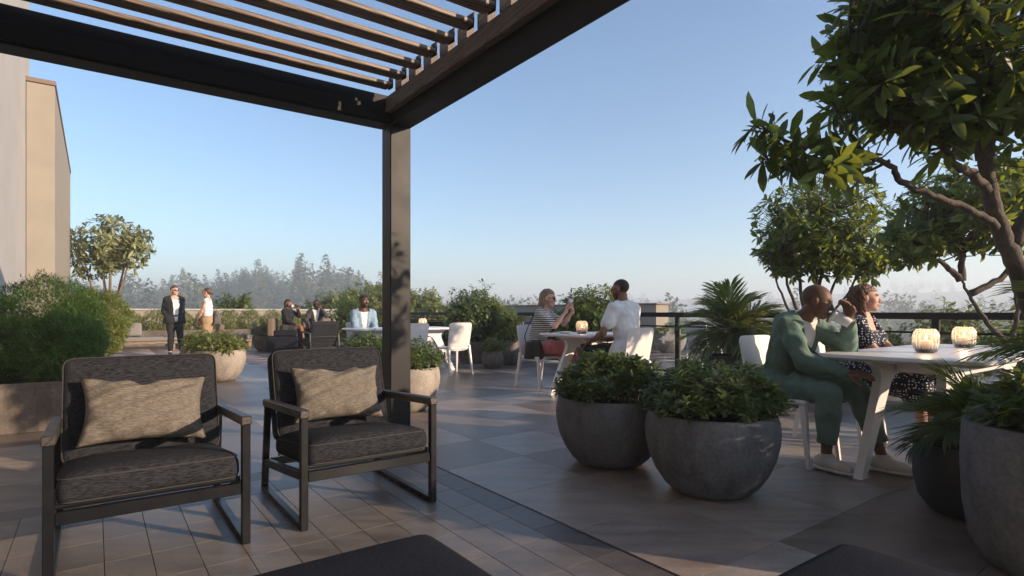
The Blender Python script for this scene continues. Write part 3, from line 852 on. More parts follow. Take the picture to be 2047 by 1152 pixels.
P14c = G(9.6, 12.2); planter("bowl_planter", BOWL, P14c, "sunlit_concrete", "added pale bowl planter beyond the glass railing, imitating a reflection", soil_z=.425, soil_r=.343, sc=1.05)  # bowl added to imitate what the railing glass mirrors
P15c = Vector((-6.82, 15.75, 0)); planter("bowl_planter", [(r*.9, z*.95) for r, z in BOWL], P15c, "brown_concrete", "low brown planter beside the cube lounge chair", soil_z=.40, soil_r=.31)
def box_planter(a0, a1, b0, b1, h, mat, label, name="box_planter", group="box planters"):
    c = G((a0+a1)/2, (b0+b1)/2); t = empty(name, c, GA, label, "planter", group); w, d = b1-b0, a1-a0; th = .05
    mb = MB(); mb.box((0, -d/2+th/2, h/2), (w, th, h), .006); mb.obj("front_panel", mat, t)
    mb = MB(); mb.box((0, d/2-th/2, h/2), (w, th, h), .006); mb.obj("back_panel", mat, t)
    for s in (-1, 1):
        mb = MB(); mb.box((s*(w/2-th/2-.001), 0, h/2), (th, d-2*th, h), .006); mb.obj("side_panel", mat, t)
    mb = MB(); mb.box((0, 0, h-.09), (w-2*th, d-2*th, .06), .002); mb.obj("soil", "soil", t)
    return t
box_planter(6.60, 8.1, -.88, .12, .44, "brown_concrete", "brown stone box planter with the nearest feathery bush at the left")
box_planter(9.99, 11.6, -.88, .14, .44, "brown_concrete", "brown stone box planter with the second feathery bush at the left")
box_planter(20.9, 21.7, -1.2, 7.3, .50, "brown_concrete", "long low trough planter with a row of round bushes at the back")
box_planter(3.1, 4.05, 6.85, 7.65, .42, "black_pot", "dark box planter of the small tree behind the palm", group="tree planters")
box_planter(.55, 1.55, 6.7, 7.6, .42, "black_pot", "dark box planter of the tree at the right edge", group="tree planters")
T1c = Vector((3.32, 3.30, 0))
planter("tall_planter", TALL, Vector((3.40, 3.28, 0)), "shaded_concrete", "grey planter of the big tree outside the right edge", None, .535, .358)

# ---- bench at the back left with seat pads, and lounge chairs
mat_wood("bench_wood", (.16,.11,.075), (.34,.25,.18), .55, 0)
def bench(a, b0, b1, label, extras):
    t = empty("bench", G(a, (b0+b1)/2), GA, label, "bench", "low timber benches"); L = b1-b0
    mb = MB(); mb.box((0, 0, .20), (L, .70, .07), .006); mb.obj("platform", "bench_wood", t)
    for x in (-L/2+.12, 0, L/2-.12):
        for y in (-.26, .26):
            mb = MB(); mb.box((x, y, .083), (.09, .09, .165), .004); mb.obj("leg", "bench_wood", t)
    rbox_obj("seat_pad", (L*.98, .68, .13), .04, "bench_fabric", t, (0, 0, .302), 10)
    for x in extras: rbox_obj("back_pad", (.16, .55, .34), .06, "brown_fabric", t, (x, .0, .53), 10, None, (0, .16, 0))
    return t
bench(19.3, .45, 3.2, "low timber bench with grey pad behind the standing man", [1.25])
bench(19.3, 3.75, 5.9, "low timber bench continuing to the right of the standing woman", [-.7])
o = rbox_obj("bench_pillow", (.46, .16, .40), .07, "bench_fabric", None, G(19.35, .85, .57), 10, None, (math.radians(-18), 0, GA)); setprops(o, "grey pillow leaning on the far left of the bench", "pillow")
mb = MB()
o = rbox_obj("bench_throw", (.55, .74, .012), .005, "bench_fabric", None, G(19.3, 1.9, .376), 8, None, (0,0,GA)); setprops(o, "grey throw laid over the bench pad", "throw")
def cube_chair(p, rz, label):
    t = empty("lounge_chair", p, rz, label, "armchair", "upholstered cube lounge chairs")
    rbox_obj("base", (.80, .78, .40), .03, "charcoal_fabric_flat", t, (0, 0, .215), 12)
    rbox_obj("seat_cushion", (.66, .62, .12), .04, "brown_fabric", t, (0, .06, .475), 10)
    rbox_obj("backrest", (.80, .17, .48), .05, "brown_fabric", t, (0, -.305, .66), 10)
    for s in (-1, 1): rbox_obj("armrest", (.12, .58, .16), .04, "charcoal_fabric_flat", t, (s*.335, .08, .51), 10)
    return t
CW = Vector((-6.22, 15.55, 0)); cube_chair(CW, -math.pi/2+.25, "dark cube lounge chair under the woman in black")
CS = G(15.95, 5.05); cube_chair(CS, FACE_CAM, "dark lounge chair under the man in the dark suit")
# ================================================================== PLANTS
mat_leaf("big_leaf", (.026,.052,.020), (.070,.118,.034), (.32,.38,.05), .34, .46)
mat_leaf("tree_leaf", (.030,.062,.024), (.085,.135,.036), (.40,.45,.06), .38, .40)
mat_leaf("shrub_leaf", (.045,.080,.034), (.125,.170,.062), (.34,.40,.07), .30, .42)
mat_leaf("feather_leaf", (.018,.062,.018), (.075,.14,.028), (.26,.38,.04), .30, .55)
mat_leaf("ball_leaf", (.055,.092,.022), (.19,.21,.050), (.36,.38,.05), .30, .55)
mat_leaf("palm_leaf", (.020,.055,.026), (.075,.125,.040), (.36,.40,.06), .32, .38)
mat_leaf("airy_leaf", (.075,.110,.042), (.22,.24,.080), (.45,.48,.10), .40, .50)
mat_leaf("olive_leaf", (.11,.14,.060), (.27,.29,.14), (.40,.38,.14), .30, .50)
mat_leaf("forest_leaf", (.020,.045,.024), (.055,.085,.035), (.14,.18,.06), .2, .8, .1)
mat_leaf("wood_leaf", (.050,.065,.030), (.11,.115,.055), (.20,.21,.08), .2, .8, .1)
mat_plain("bark", (.085,.065,.052), .85, nscale=14, namt=.3, bumpamt=.9, bscale=30)
mat_plain("bark_warm", (.17,.115,.08), .85, nscale=14, namt=.3, bumpamt=.6, bscale=30)
mat_plain("twig", (.10,.085,.055), .8)

def nrm(v): return v/np.maximum(np.linalg.norm(v, axis=-1, keepdims=True), 1e-9)
def rdir(n, rs=NP): return nrm(rs.normal(size=(n, 3)))
TPL = {   # rows of (t along, x across, fold) and polygons
 'broad': (np.array([(0,0,0), (.28,-.66,1), (.28,0,0), (.28,.66,1), (.62,-1,1), (.62,0,0), (.62,1,1), (.86,-.56,1), (.86,0,0), (.86,.56,1), (1,0,0)]),
           [np.array([(0,2,1), (0,3,2), (7,8,10), (8,9,10)]), np.array([(1,2,5,4), (2,3,6,5), (4,5,8,7), (5,6,9,8)])]),
 'kite': (np.array([(0,0,0), (.5,-1,1), (1,0,0), (.5,1,1)]), [np.array([(0,2,1), (0,3,2)])]),
}
def leaf_geo(P, D, N, L, W, kind, droop=.12, fold=.25):
    T, polys = TPL[kind]; n = len(P); k = len(T)
    D = nrm(D); S = nrm(np.cross(D, N)); U = np.cross(S, D)
    t = T[None, :, 0, None]; x = T[None, :, 1, None]; f = T[None, :, 2, None]
    L = np.asarray(L).reshape(-1, 1, 1); W = np.asarray(W).reshape(-1, 1, 1)/2
    V = P[:, None] + D[:, None]*L*t + S[:, None]*W*x + U[:, None]*(W*f*fold - L*droop*t*t)
    off = (np.arange(n)*k)[:, None, None]
    return V.reshape(-1, 3), [(p[None]+off).reshape(-1, p.shape[1]) for p in polys]
unit_leaf = {}
def leaf_unit(kind, mat, asp, droop=.12):
    k = (kind, mat, round(asp, 2))
    if k not in unit_leaf:
        V, Pp = leaf_geo(np.zeros((1,3)), np.array([[0,1.,0]]), np.array([[0,0,1.]]), [1.0], [asp], kind, droop)
        me = fast_mesh("leaf", V, Pp, False, np.zeros(len(V))); me.materials.append(MATS[mat]); unit_leaf[k] = me
    return unit_leaf[k]
def foliage(thing, P, D, N, L, W, mat, kind='kite', indiv=0, name="foliage", base=None, droop=.12, fold=.25, rs=NP):
    """one joined foliage part; the leaves that show largest become parts of their own"""
    base = np.zeros(3) if base is None else np.asarray(base); n = len(P)
    keep = np.ones(n, bool)
    if indiv:
        yy = np.maximum(P[:, 1], .1); u = 1023.5+P[:, 0]/yy*FPX; v = 624-(P[:, 2]-CAMZ)/yy*FPX
        inn = (u > 0) & (u < 2047) & (v > 0) & (v < 1152) & (P[:, 1] > .3)
        depth = np.linalg.norm(P - np.array([0,0,CAMZ]), axis=1)
        score = np.where(inn, np.asarray(L)/depth - .6*(depth-depth[inn].min() if inn.any() else 0)*np.asarray(L).mean()/depth, -1e9)
        pick = np.argsort(-score)[:indiv]; pick = pick[score[pick] > -1e8]; keep[pick] = False
    V, Pp = leaf_geo((P-base)[keep], D[keep], N[keep], np.asarray(L)[keep], np.asarray(W)[keep], kind, droop, fold)
    k = len(TPL[kind][0]); rn = np.repeat(rs.rand(keep.sum()), k)
    o = link(name, fast_mesh(name, V, Pp, False, rn), mat, thing); o["kind"] = "stuff"
    if indiv:
        Dn = nrm(D); S = nrm(np.cross(Dn, N)); U = np.cross(S, Dn); asp = float(np.mean(np.asarray(W)/np.asarray(L)))
        me = leaf_unit(kind, mat, asp, droop)
        for q in np.nonzero(~keep)[0]:
            l = float(L[q]); M = Matrix.Identity(4)
            for r_ in range(3):
                M[r_][0] = S[q][r_]*l; M[r_][1] = Dn[q][r_]*l; M[r_][2] = U[q][r_]*l; M[r_][3] = P[q][r_]-base[r_]
            c = bpy.data.objects.new("leaf", me); COL.objects.link(c); c.parent = o; c.matrix_basis = M
    return o
def whorls(tips, dirs, n, L, spread=.75, jit=.25, back=.0, rs=NP):
    """leaves set around each twig tip"""
    m = len(tips); T = np.repeat(tips, n, 0); A = np.repeat(nrm(dirs), n, 0)
    x = nrm(np.cross(A, rdir(len(A), rs))); D = nrm(A*(1-spread+rs.uniform(-.25,.25,(len(A),1))) + x*spread)
    D[:, 2] -= .10; D = nrm(D)
    back_ = rs.uniform(0, back, (len(A), 1)) if back else 0
    P = T - A*back_ + D*.01
    Nn = nrm(A*.8 + np.array([0,0,.55]) + rdir(len(A), rs)*.25)
    Ls = L*rs.uniform(.5, 1.25, len(A))
    return P, D, Nn, Ls
def ellip_pts(n, c, r, shell=.45, rs=NP, zmin=None):
    d = rdir(n, rs); q = rs.uniform(0, 1, (n, 1))**shell
    p = np.asarray(c)+d*q*np.asarray(r); 
    if zmin is not None: p[:, 2] = np.maximum(p[:, 2], zmin+rs.uniform(0, .05, n))
    return p, nrm(d/np.asarray(r))
def curve_pts(pts, k=6):
    """Catmull-Rom through points"""
    P = [Vector(p) for p in pts]; P = [P[0]*2-P[1]]+P+[P[-1]*2-P[-2]]; o = []
    for i in range(1, len(P)-2):
        for j in range(k):
            t = j/k; a, b, c, d = P[i-1], P[i], P[i+1], P[i+2]
            o.append(.5*((2*b)+(c-a)*t+(2*a-5*b+4*c-d)*t*t+(3*b-a-3*c+d)*t**3))
    o.append(P[-2]); return o
def limb(mb, pts, r0, r1, n=8, k=5, wob=.0):
    c = curve_pts(pts, k); m = len(c)
    if wob: c = [c[0]]+[p+Vector([R.uniform(-wob, wob) for _ in range(3)]) for p in c[1:-1]]+[c[-1]]
    mb.tube(c, [r0+(r1-r0)*i/(m-1) for i in range(m)], n); return c

# ---- the big tree at the right edge
def big_tree():
    base = Vector((3.40, 3.28, .5)); t = empty("broadleaf_tree", base, 0, "large leafy tree reaching in from the right edge with a long low branch", "tree", "broadleaf trees")
    L_ = lambda p: Vector(p)-base
    mb = MB(); limbs = []
    tr_ = [(3.40,3.28,.45), (3.18,3.24,.80), (2.93,3.20,1.08), (2.83,3.19,1.32), (2.745,3.19,1.52), (2.69,3.2,1.74), (2.66,3.2,1.95)]
    limbs.append(limb(mb, [L_(p) for p in tr_], .060, .036, 12, 6, .006))
    lb = [
     ([(2.76,3.19,1.50), (2.60,3.15,1.60), (2.36,3.10,1.68), (2.12,3.06,1.76), (2.02,3.04,1.85), (1.88,3.02,1.90), (1.66,3.0,1.925), (1.43,2.98,1.965), (1.27,2.97,2.06)], .025, .005),
     ([(2.68,3.2,1.74), (2.52,3.12,1.83), (2.38,3.05,1.86), (2.25,3.0,1.97), (2.06,2.95,2.02)], .030, .008),
     ([(2.66,3.2,1.93), (2.60,3.15,2.2), (2.45,3.1,2.5), (2.30,3.05,2.85)], .045, .012),
     ([(2.66,3.2,1.95), (2.78,3.3,2.25), (2.95,3.35,2.6), (3.0,3.3,3.0)], .045, .012),
     ([(2.80,3.19,1.45), (2.95,3.15,1.75), (3.2,3.1,2.05), (3.45,3.1,2.4)], .04, .012),
     ([(2.63,3.15,2.1), (2.45,2.9,2.25), (2.25,2.7,2.4), (2.05,2.6,2.5)], .03, .008),
     ([(2.60,3.15,2.2), (2.35,3.2,2.35), (2.05,3.2,2.45), (1.85,3.2,2.5)], .028, .007),
     ([(2.70,3.2,2.05), (2.9,2.95,2.2), (3.0,2.7,2.3)], .028, .008),
     ([(2.5,3.1,2.4), (2.25,3.15,2.6), (2.02,3.2,2.72)], .02, .006),
    ]
    for pts, r0, r1 in lb: limbs.append(limb(mb, [L_(p) for p in pts], r0, r1, 9, 6, .008))
    sp = [([(1.88,3.02,1.90), (1.76,3.0,2.05), (1.68,2.98,2.18)], .010), ([(1.66,3.0,1.925), (1.55,3.05,1.88), (1.45,3.05,1.85)], .008),
          ([(2.02,3.04,1.88), (1.92,3.1,1.83), (1.80,3.12,1.82)], .010), ([(1.86,3.02,1.905), (1.70,2.95,1.84), (1.60,2.92,1.80)], .009), ([(1.50,2.98,1.95), (1.40,3.0,1.92), (1.33,3.02,1.88)], .006),
          ([(2.06,2.95,2.02), (1.92,2.92,2.12), (1.80,2.9,2.25)], .009)]
    for pts, r0 in sp: limbs.append(limb(mb, [L_(p) for p in pts], r0, .003, 6, 4))
    rs = np.random.RandomState(5)
    # leafy twigs: along the thin limbs and through the crown
    tips = []; dirs = []
    for li, c in enumerate(limbs[1:]):
        m_ = len(c); thin = li == 0 or li >= len(lb)
        for i in range(int(m_*(.52 if not thin else .60 if li == 0 else .5)), m_, 2 if thin else 1):
            for q in range(1):
                d = (c[min(i+1, m_-1)]-c[max(i-1, 0)]).normalized()
                dv = np.array(d)*.7+rdir(1, rs)[0]*.8+np.array([0,0,.25]); dv /= np.linalg.norm(dv)
                tips.append(np.array(c[i]+base)+dv*(rs.uniform(.02, .06) if thin else rs.uniform(.05, .16))); dirs.append(dv)
        tips.append(np.array(c[-1]+base)); dirs.append(np.array((c[-1]-c[-3]).normalized()))
    for cc, rr, nn in (((2.62,3.15,2.52), (.72,.75,.52), 150), ((3.2,3.1,2.35), (.6,.7,.55), 55), ((2.15,3.1,2.50), (.40,.5,.30), 85), ((2.9,2.85,2.15), (.35,.35,.22), 24), ((2.45,3.0,2.95), (.6,.7,.4), 40), ((2.22,3.0,2.14), (.36,.3,.18), 46), ((1.96,3.0,2.28), (.28,.35,.20), 36), ((2.02,3.05,2.72), (.34,.45,.28), 55)):
        p, d = ellip_pts(nn, cc, rr, .38, rs)
        for a_, b_ in zip(p, d):
            dv = b_*.8+np.array([0,0,.15])+rdir(1, rs)[0]*.5; dv /= np.linalg.norm(dv); tips.append(a_); dirs.append(dv)
    tips = np.array(tips); dirs = np.array(dirs)
    allp = [p for c in limbs for p in c[2:]]; A = np.array([list(p) for p in allp])+np.array(base)
    for tp, dr in zip(tips, dirs):
        q = A[np.argmin(((A-tp)**2).sum(1)+.05*np.maximum(0, A[:, 2]-tp[2]))]
        mid = (q+tp)/2 - dr*.03+np.array([0,0,-.02])
        mb.tube([L_(q), L_(mid), L_(tp)], [.007, .005, .003], 5, False)
    mb.obj("trunk", "bark", t, True)
    P, D, Nn, Ls = whorls(tips, dirs, 9, .148, .72, back=.12, rs=rs)
    foliage(t, P, D, Nn, Ls, Ls*.31, "big_leaf", 'broad', 300, "crown", list(base), .14, .18, rs)
big_tree()

# ---- smaller trees
def small_tree(base, crowns, stems, label, leafL, ntips, nl, mat="tree_leaf", indiv=0, seed=1, asp=.33, group="broadleaf trees", bark="bark", kind='broad', r0=.035):
    base = Vector(base); t = empty("broadleaf_tree", base, 0, label, "tree", group); rs = np.random.RandomState(seed)
    mb = MB(); limbs = [limb(mb, [Vector(p)-base for p in s], r0*(1 if i < 4 else .7), .010, 8, 5, .012) for i, s in enumerate(stems)]
    tips = []; dirs = []
    for cc, rr, w in crowns:
        p, d = ellip_pts(int(ntips*w), cc, rr, .36, rs); 
        dv = nrm(d*.8+np.array([0,0,.3])+rdir(len(p), rs)*.5); tips.append(p); dirs.append(dv)
    tips = np.concatenate(tips); dirs = np.concatenate(dirs)
    A = np.array([list(p+base) for c in limbs for p in c[len(c)//3:]])
    for k in range(0, len(tips)):
        tp = tips[k]; q = A[np.argmin(((A-tp)**2).sum(1))]; mid = (q+tp)/2+np.array([0,0,-.03])
        mb.tube([Vector(q)-base, Vector(mid)-base, Vector(tp)-base], [.008, .005, .003], 4, False)
    mb.obj("trunk", bark, t, True)
    P, D, Nn, Ls = whorls(tips, dirs, nl, leafL, .70, back=leafL*.6, rs=rs)
    foliage(t, P, D, Nn, Ls, Ls*asp, mat, kind, indiv, "crown", list(base), .14, .2, rs)
    return t
B2 = G(3.55, 7.25, .35)
def fan(base, tips_, lean=.35):
    s = []
    for tp in tips_:
        tp = Vector(tp); b = Vector(base); m1 = b.lerp(tp, .35)+Vector(((b.x-tp.x)*.12, 0, .02)); s.append([b, m1, b.lerp(tp, .7), tp])
    return s
small_tree(B2, [((3.86,7.15,2.12), (.82,.78,.70), 1.15), ((4.40,7.1,1.72), (.32,.35,.24), .14), ((3.45,7.1,1.85), (.36,.4,.3), .2)],
           fan(B2, [(3.35,7.1,1.75), (3.6,7.3,2.1), (3.8,7.0,2.3), (4.0,7.2,2.3), (4.2,7.1,2.0), (4.4,7.1,1.72), (3.2,7.0,1.6)]),
           "small round-headed tree with several stems behind the man in green", .125, 430, 9, indiv=220, seed=21)
B3 = Vector((4.80, 5.20, .35))
tr3 = small_tree(B3, [((4.22,5.3,2.02), (.66,.7,.42), 1.0), ((3.72,5.25,1.72), (.30,.35,.22), .2), ((4.9,5.3,2.2), (.5,.5,.45), .55)],
           [[B3, (4.55,5.2,.75), (4.40,5.22,.92), (4.24,5.24,1.18), (4.14,5.25,1.38)], [(4.14,5.25,1.36), (4.0,5.25,1.5), (3.75,5.2,1.65)], [(4.15,5.25,1.36), (4.2,5.3,1.6), (4.25,5.35,1.95)],
            [(4.22,5.24,1.24), (4.5,5.25,1.38), (4.75,5.3,1.6), (4.9,5.3,1.95)], [B3, (4.95,5.2,.9), (4.85,5.25,1.4), (4.8,5.3,1.9)], [(4.55,5.2,.78), (4.62,5.2,1.1), (4.6,5.25,1.6)]],
           "crooked tree with a forked leaning trunk behind the right table", .125, 340, 9, indiv=160, seed=33)
B4 = Vector((-11.55, 16.3, 0))
small_tree(B4, [((-11.5,16.3,3.0), (1.15,1.0,.85), 1.0), ((-10.7,16.2,3.05), (.4,.4,.35), .12), ((-12.0,16.4,2.5), (.7,.7,.5), .25)],
           fan(B4, [(-12.2,16.2,2.6), (-11.8,16.3,3.2), (-11.4,16.2,3.4), (-11.0,16.3,3.0), (-10.75,16.2,3.2)]),
           "pale sunlit tree beside the beige building", .22, 230, 8, "olive_leaf", 120, 44, .30, "background trees", "bark_warm", r0=.06)
# ---- shrubs in the bowls: upright stems, whorls of small leaves
def dome_shrub(c, zb, r, h, label, leafL, ntip, nl, mat="shrub_leaf", indiv=0, seed=1, asp=.42, shell=.5, name="shrub", group="clipped shrubs in bowls", kind='kite', stems=26, flat=.8, lump=.16):
    base = Vector((c[0], c[1], zb)); t = empty(name, base, 0, label, "plant", group); rs = np.random.RandomState(seed)
    d = rdir(ntip, rs); d[:, 2] = np.abs(d[:, 2])*1.1-.12; d = nrm(d)
    q = rs.uniform(0, 1, (ntip, 1))**shell
    an = np.arctan2(d[:, 1], d[:, 0]); lum = 1+lump*np.sin(an*3+seed)*np.cos(d[:, 2]*4+seed*2)+lump*.6*np.sin(an*7+seed*3+d[:, 2]*5)
    rho = rs.uniform(0, 1, ntip)**.5; an = rs.uniform(0, 6.2832, ntip); lum = 1+lump*.5*np.sin(an*3+seed)+lump*.35*np.sin(an*7+seed*3)
    zt = h*(1-.55*rho**3.2)*(1+lump*.7*np.sin(rho*5*np.cos(an)+seed)*np.cos(rho*5*np.sin(an)+2*seed)); zz = zt*rs.uniform(.12, 1, ntip)**shell
    p = np.stack([r*rho*lum*np.cos(an), r*rho*lum*np.sin(an), zz], 1)+np.array(base); d = nrm(np.stack([rho**2*np.cos(an), rho**2*np.sin(an), .35+.65*(zz/h)], 1))
    dirs = nrm(d*.7+np.array([0,0,.55])+rdir(ntip, rs)*.45)
    mb = MB()
    for k in range(stems):
        an_ = 6.283*k/stems+rs.uniform(-.2,.2); rr = r*.72*rs.uniform(.35, 1)
        mb.tube([(rr*math.cos(an_)*.75, rr*math.sin(an_)*.75, -.03), (rr*math.cos(an_), rr*math.sin(an_), h*.4), (rr*math.cos(an_)*1.1, rr*math.sin(an_)*1.1, h*.75)], [.005, .004, .002], 5, False)
    mb.obj("stems", "twig", t)
    P, D, Nn, Ls = whorls(p, dirs, nl, leafL, .68, back=leafL*.9, rs=rs)
    foliage(t, P, D, Nn, Ls, Ls*asp, mat, kind, indiv, "foliage", list(base), .10, .25, rs)
    return t
dome_shrub(P2c, .43, .385, .33, "leafy green shrub in the nearer of the centre bowls", .046, 1300, 8, indiv=260, seed=2, kind='broad', shell=.42)
dome_shrub(P1c, .43, .385, .34, "leafy green shrub in the farther of the centre bowls", .046, 1300, 8, indiv=200, seed=3, kind='broad', shell=.42)
dome_shrub(P3c, .44, .43, .30, "small leafed shrub in the pale bowl before the standing couple", .07, 420, 7, seed=4, mat="airy_leaf")
dome_shrub(P4c, .43, .42, .30, "shrub in the half hidden pale bowl near the standing couple", .07, 350, 7, seed=5, mat="airy_leaf")
dome_shrub(P5c, .43, .42, .34, "dark green shrub in the bowl behind the column", .06, 480, 8, seed=6)
dome_shrub(P6c, .43, .43, .38, "dark green shrub in the bowl left of the column", .06, 480, 8, seed=7)
dome_shrub(P7c, .53, .37, .34, "broad leafed shrub in the tall planter at the bottom right", .082, 240, 8, "big_leaf", 220, 8, .36, kind='broad', stems=16)
dome_shrub(P9c, .30, .23, .24, "bright clipped bush in the small brown jar", .06, 260, 7, "ball_leaf", 0, 9)
dome_shrub(P14c, .44, .42, .34, "added shrub in the reflection-imitating bowl beyond the railing", .07, 200, 7, seed=10)  # goes with the added bowl that imitates a glass reflection
dome_shrub(P15c, .40, .38, .34, "dark fern like shrub beside the cube lounge chair", .10, 240, 7, "shrub_leaf", 0, 11, .3)
# tall bushes in the tapered planters by the railing
def tall_bush(c, zb, crowns, label, leafL, n, mat, seed, group="tall bushes", indiv=0, asp=.38, nl=8, kind='kite', name="bush"):
    base = Vector((c[0], c[1], zb)); t = empty(name, base, 0, label, "plant", group); rs = np.random.RandomState(seed)
    ps, ds = [], []
    mb = MB()
    for (dx, dy, dz), rr, w in crowns:
        p, d = ellip_pts(int(n*w), (c[0]+dx, c[1]+dy, zb+dz), rr, .42, rs, zb+.02); ps.append(p); ds.append(nrm(d*.7+np.array([0,0,.45])+rdir(len(p), rs)*.5))
        for k in range(10):
            q = p[k % len(p)]-np.array(base); mb.tube([(q[0]*.1, q[1]*.1, 0), (q[0]*.6, q[1]*.6, q[2]*.55), tuple(q)], [.012, .008, .003], 5, False)
    p = np.concatenate(ps); d = np.concatenate(ds)
    m = len(p)//12; up = rs.choice(len(p), m)      # loose shoots that break the outline
    q = p[up].copy(); dd = nrm(q-np.array([c[0], c[1], zb+.3])+np.array([0,0,.25])); q = q+dd*rs.uniform(.05, .22, (m, 1)); p = np.concatenate([p, q]); d = np.concatenate([d, dd])
    for a_ in q: 
        b_ = a_-np.array(base); mb.tube([tuple(b_*.55), tuple(b_)], [.005, .002], 4, False)
    mb.obj("stems", "twig", t)
    P, D, Nn, Ls = whorls(p, d, nl, leafL, .68, back=leafL, rs=rs)
    foliage(t, P, D, Nn, Ls, Ls*asp, mat, kind, indiv, "foliage", list(base), .10, .25, rs)
    return t
tall_bush(P11c, .42, [((0,0,.62), (.62,.6,.55), 1), ((.35,0,.45), (.4,.4,.35), .4), ((-.35,0,.35), (.35,.4,.32), .35)], "dense tall bush left of the striped woman", .115, 620, "shrub_leaf", 51)
tall_bush(P12c, .42, [((0,0,.62), (.66,.6,.52), 1), ((.4,.1,.55), (.35,.4,.4), .35), ((-.4,0,.4), (.35,.4,.35), .35)], "dense tall bush behind the middle table's candle", .105, 640, "tree_leaf", 52)
tall_bush(G(17.0, 6.35), 0.0, [((0,0,.85), (.78,.7,.72), 1)], "dense bush between the man in the suit and the denim shirt", .14, 520, "tree_leaf", 53)
tall_bush(G(18.2, 7.1), 0.0, [((0,0,.6), (.6,.6,.6), 1)], "yellow green leafy bush just left of the column at the back", .22, 120, "airy_leaf", 54, asp=.22)
tall_bush(P10c, .45, [((0,0,.30), (.28,.28,.30), 1)], "drooping bush in the taller brown jar", .10, 150, "shrub_leaf", 55, asp=.3)

# ---- feathery bushes in the box planters, and round bushes at the back
def feathery(c, crowns, label, n, leafL, w, mat, seed, name="feathery_bush", group="feathery bushes", nl=9):
    base = Vector(c); t = empty(name, base, 0, label, "plant", group); rs = np.random.RandomState(seed); ps, ds = [], []
    tot = sum(x[2] for x in crowns)
    for cc, rr, wt in crowns:
        k = int(n*wt/tot); d = rdir(k, rs); q = rs.uniform(.0, 1, (k, 1))**.14
        lum = 1+.13*np.sin(d[:, 0]*7+seed)*np.sin(d[:, 1]*6)*np.cos(d[:, 2]*6+1)+.08*np.sin(d[:, 0]*17)*np.sin(d[:, 2]*15+seed)
        p = np.array(cc)+d*q*lum[:, None]*np.array(rr); ps.append(p); ds.append(nrm(d/np.array(rr)*.55+np.array([0,0,.35])+rdir(k, rs)*.55))
    p = np.concatenate(ps); d = np.concatenate(ds); ok = p[:, 2] > c[2]; p, d = p[ok], d[ok]
    P, D, Nn, Ls = whorls(p, d, nl, leafL, .55, back=leafL*1.3, rs=rs)
    mb = MB()
    for k in range(14):
        q = p[k*7 % len(p)]-np.array(base); mb.tube([(q[0]*.25, q[1]*.25, -.05), (q[0]*.6, q[1]*.6, q[2]*.5), tuple(q*.9)], [.014, .009, .003], 5, False)
    mb.obj("stems", "twig", t)
    foliage(t, P, D, Nn, Ls, Ls*w, mat, 'kite', 0, "foliage", list(base), .10, .15, rs)
    return t
c = G(7.35, -.38)
feathery((c.x, c.y, .38), [((-4.98, 6.12, 1.01), (.50,.50,.46), 1), ((-4.40, 5.50, .72), (.42,.38,.34), .8), ((-4.93, 5.42, .72), (.34,.36,.33), .6), ((-4.62, 6.0, .80), (.30,.32,.30), .5)], "dense feathery green bush in the nearest box planter at the left", 9500, .050, .17, "feather_leaf", 61, nl=7)
feathery((-6.3, 8.6, .38), [((-6.28, 8.62, .98), (.44,.45,.44), 1), ((-6.12, 8.45, .72), (.32,.36,.32), .6), ((-6.75, 8.9, .9), (.45,.5,.45), .8)], "sunlit feathery yellow green bush in the second box planter", 7000, .055, .18, "ball_leaf", 62, nl=7)
for k in range(11):
    b = -.55+.70*k; r_ = .36+.05*R.random(); c = G(21.3+R.uniform(-.05,.05), b)
    feathery((c.x, c.y, .42), [((c.x, c.y, .42+r_*.85), (r_, r_, r_), 1)], "", 520, .075, .28, "ball_leaf", 70+k, "round_bush", "row of round clipped bushes", 6)
ords = ["first", "second", "third", "fourth", "fifth", "sixth", "seventh", "eighth", "ninth", "tenth", "eleventh"]
rb = sorted([o for o in COL.objects if o.name.startswith("round_bush")], key=lambda o: o.location.x/o.location.y)
for k, o in enumerate(rb): o["label"] = "round clipped bush in the back trough, %s from the left" % ords[k]

# ---- palms: every frond is a part
def frond_mesh(L, seed, nl=24, leaf=.20, wid=.016, sag=.55):
    rs = np.random.RandomState(seed); mb = MB(); pts = []; nn = 14
    for i in range(nn):
        t = i/(nn-1); pts.append(Vector((0, L*(t-.16*t*t*sag), L*(.05*t+.25*t*(1-t)-sag*.55*t*t))))
    mb.tube(pts, [.006*(1-.8*i/(nn-1)) for i in range(nn)], 5, False)
    V = [np.array(mb.v)]; F4 = np.array([f for f in mb.f if len(f) == 4]); polys = [F4]
    P, D, Nn, Ls = [], [], [], []
    for i in range(nl):
        t = .16+.82*i/(nl-1); k = t*(nn-1); a = pts[int(k)]; b = pts[min(int(k)+1, nn-1)]; p = a.lerp(b, k-int(k)); tan = (pts[min(int(k)+1, nn-1)]-pts[max(int(k)-1, 0)]).normalized()
        l = leaf*(.55+.9*math.sin(math.pi*min(1, t*.85+.1)))*rs.uniform(.85, 1.15)
        for s in (-1, 1):
            side = Vector((s, 0, 0)); d = side*(.75-.35*t)+tan*(.65+.4*t)+Vector((0,0,.18+rs.uniform(-.15,.15)))
            P.append(p); D.append(d); Nn.append(Vector((-s*.25, 0, 1))); Ls.append(l)
    P, D, Nn, Ls = [np.array([list(q) for q in x]) if x is not Ls else np.array(x) for x in (P, D, Nn, Ls)]
    v2, p2 = leaf_geo(P, D, Nn, Ls, np.full(len(Ls), wid), 'broad', .38, .4)
    off = len(V[0]); V.append(v2); polys += [q+off for q in p2]
    V = np.concatenate(V); me = fast_mesh("frond", V, polys, False, np.repeat(rs.rand(), len(V))); me.materials.append(MATS["palm_leaf"]); return me
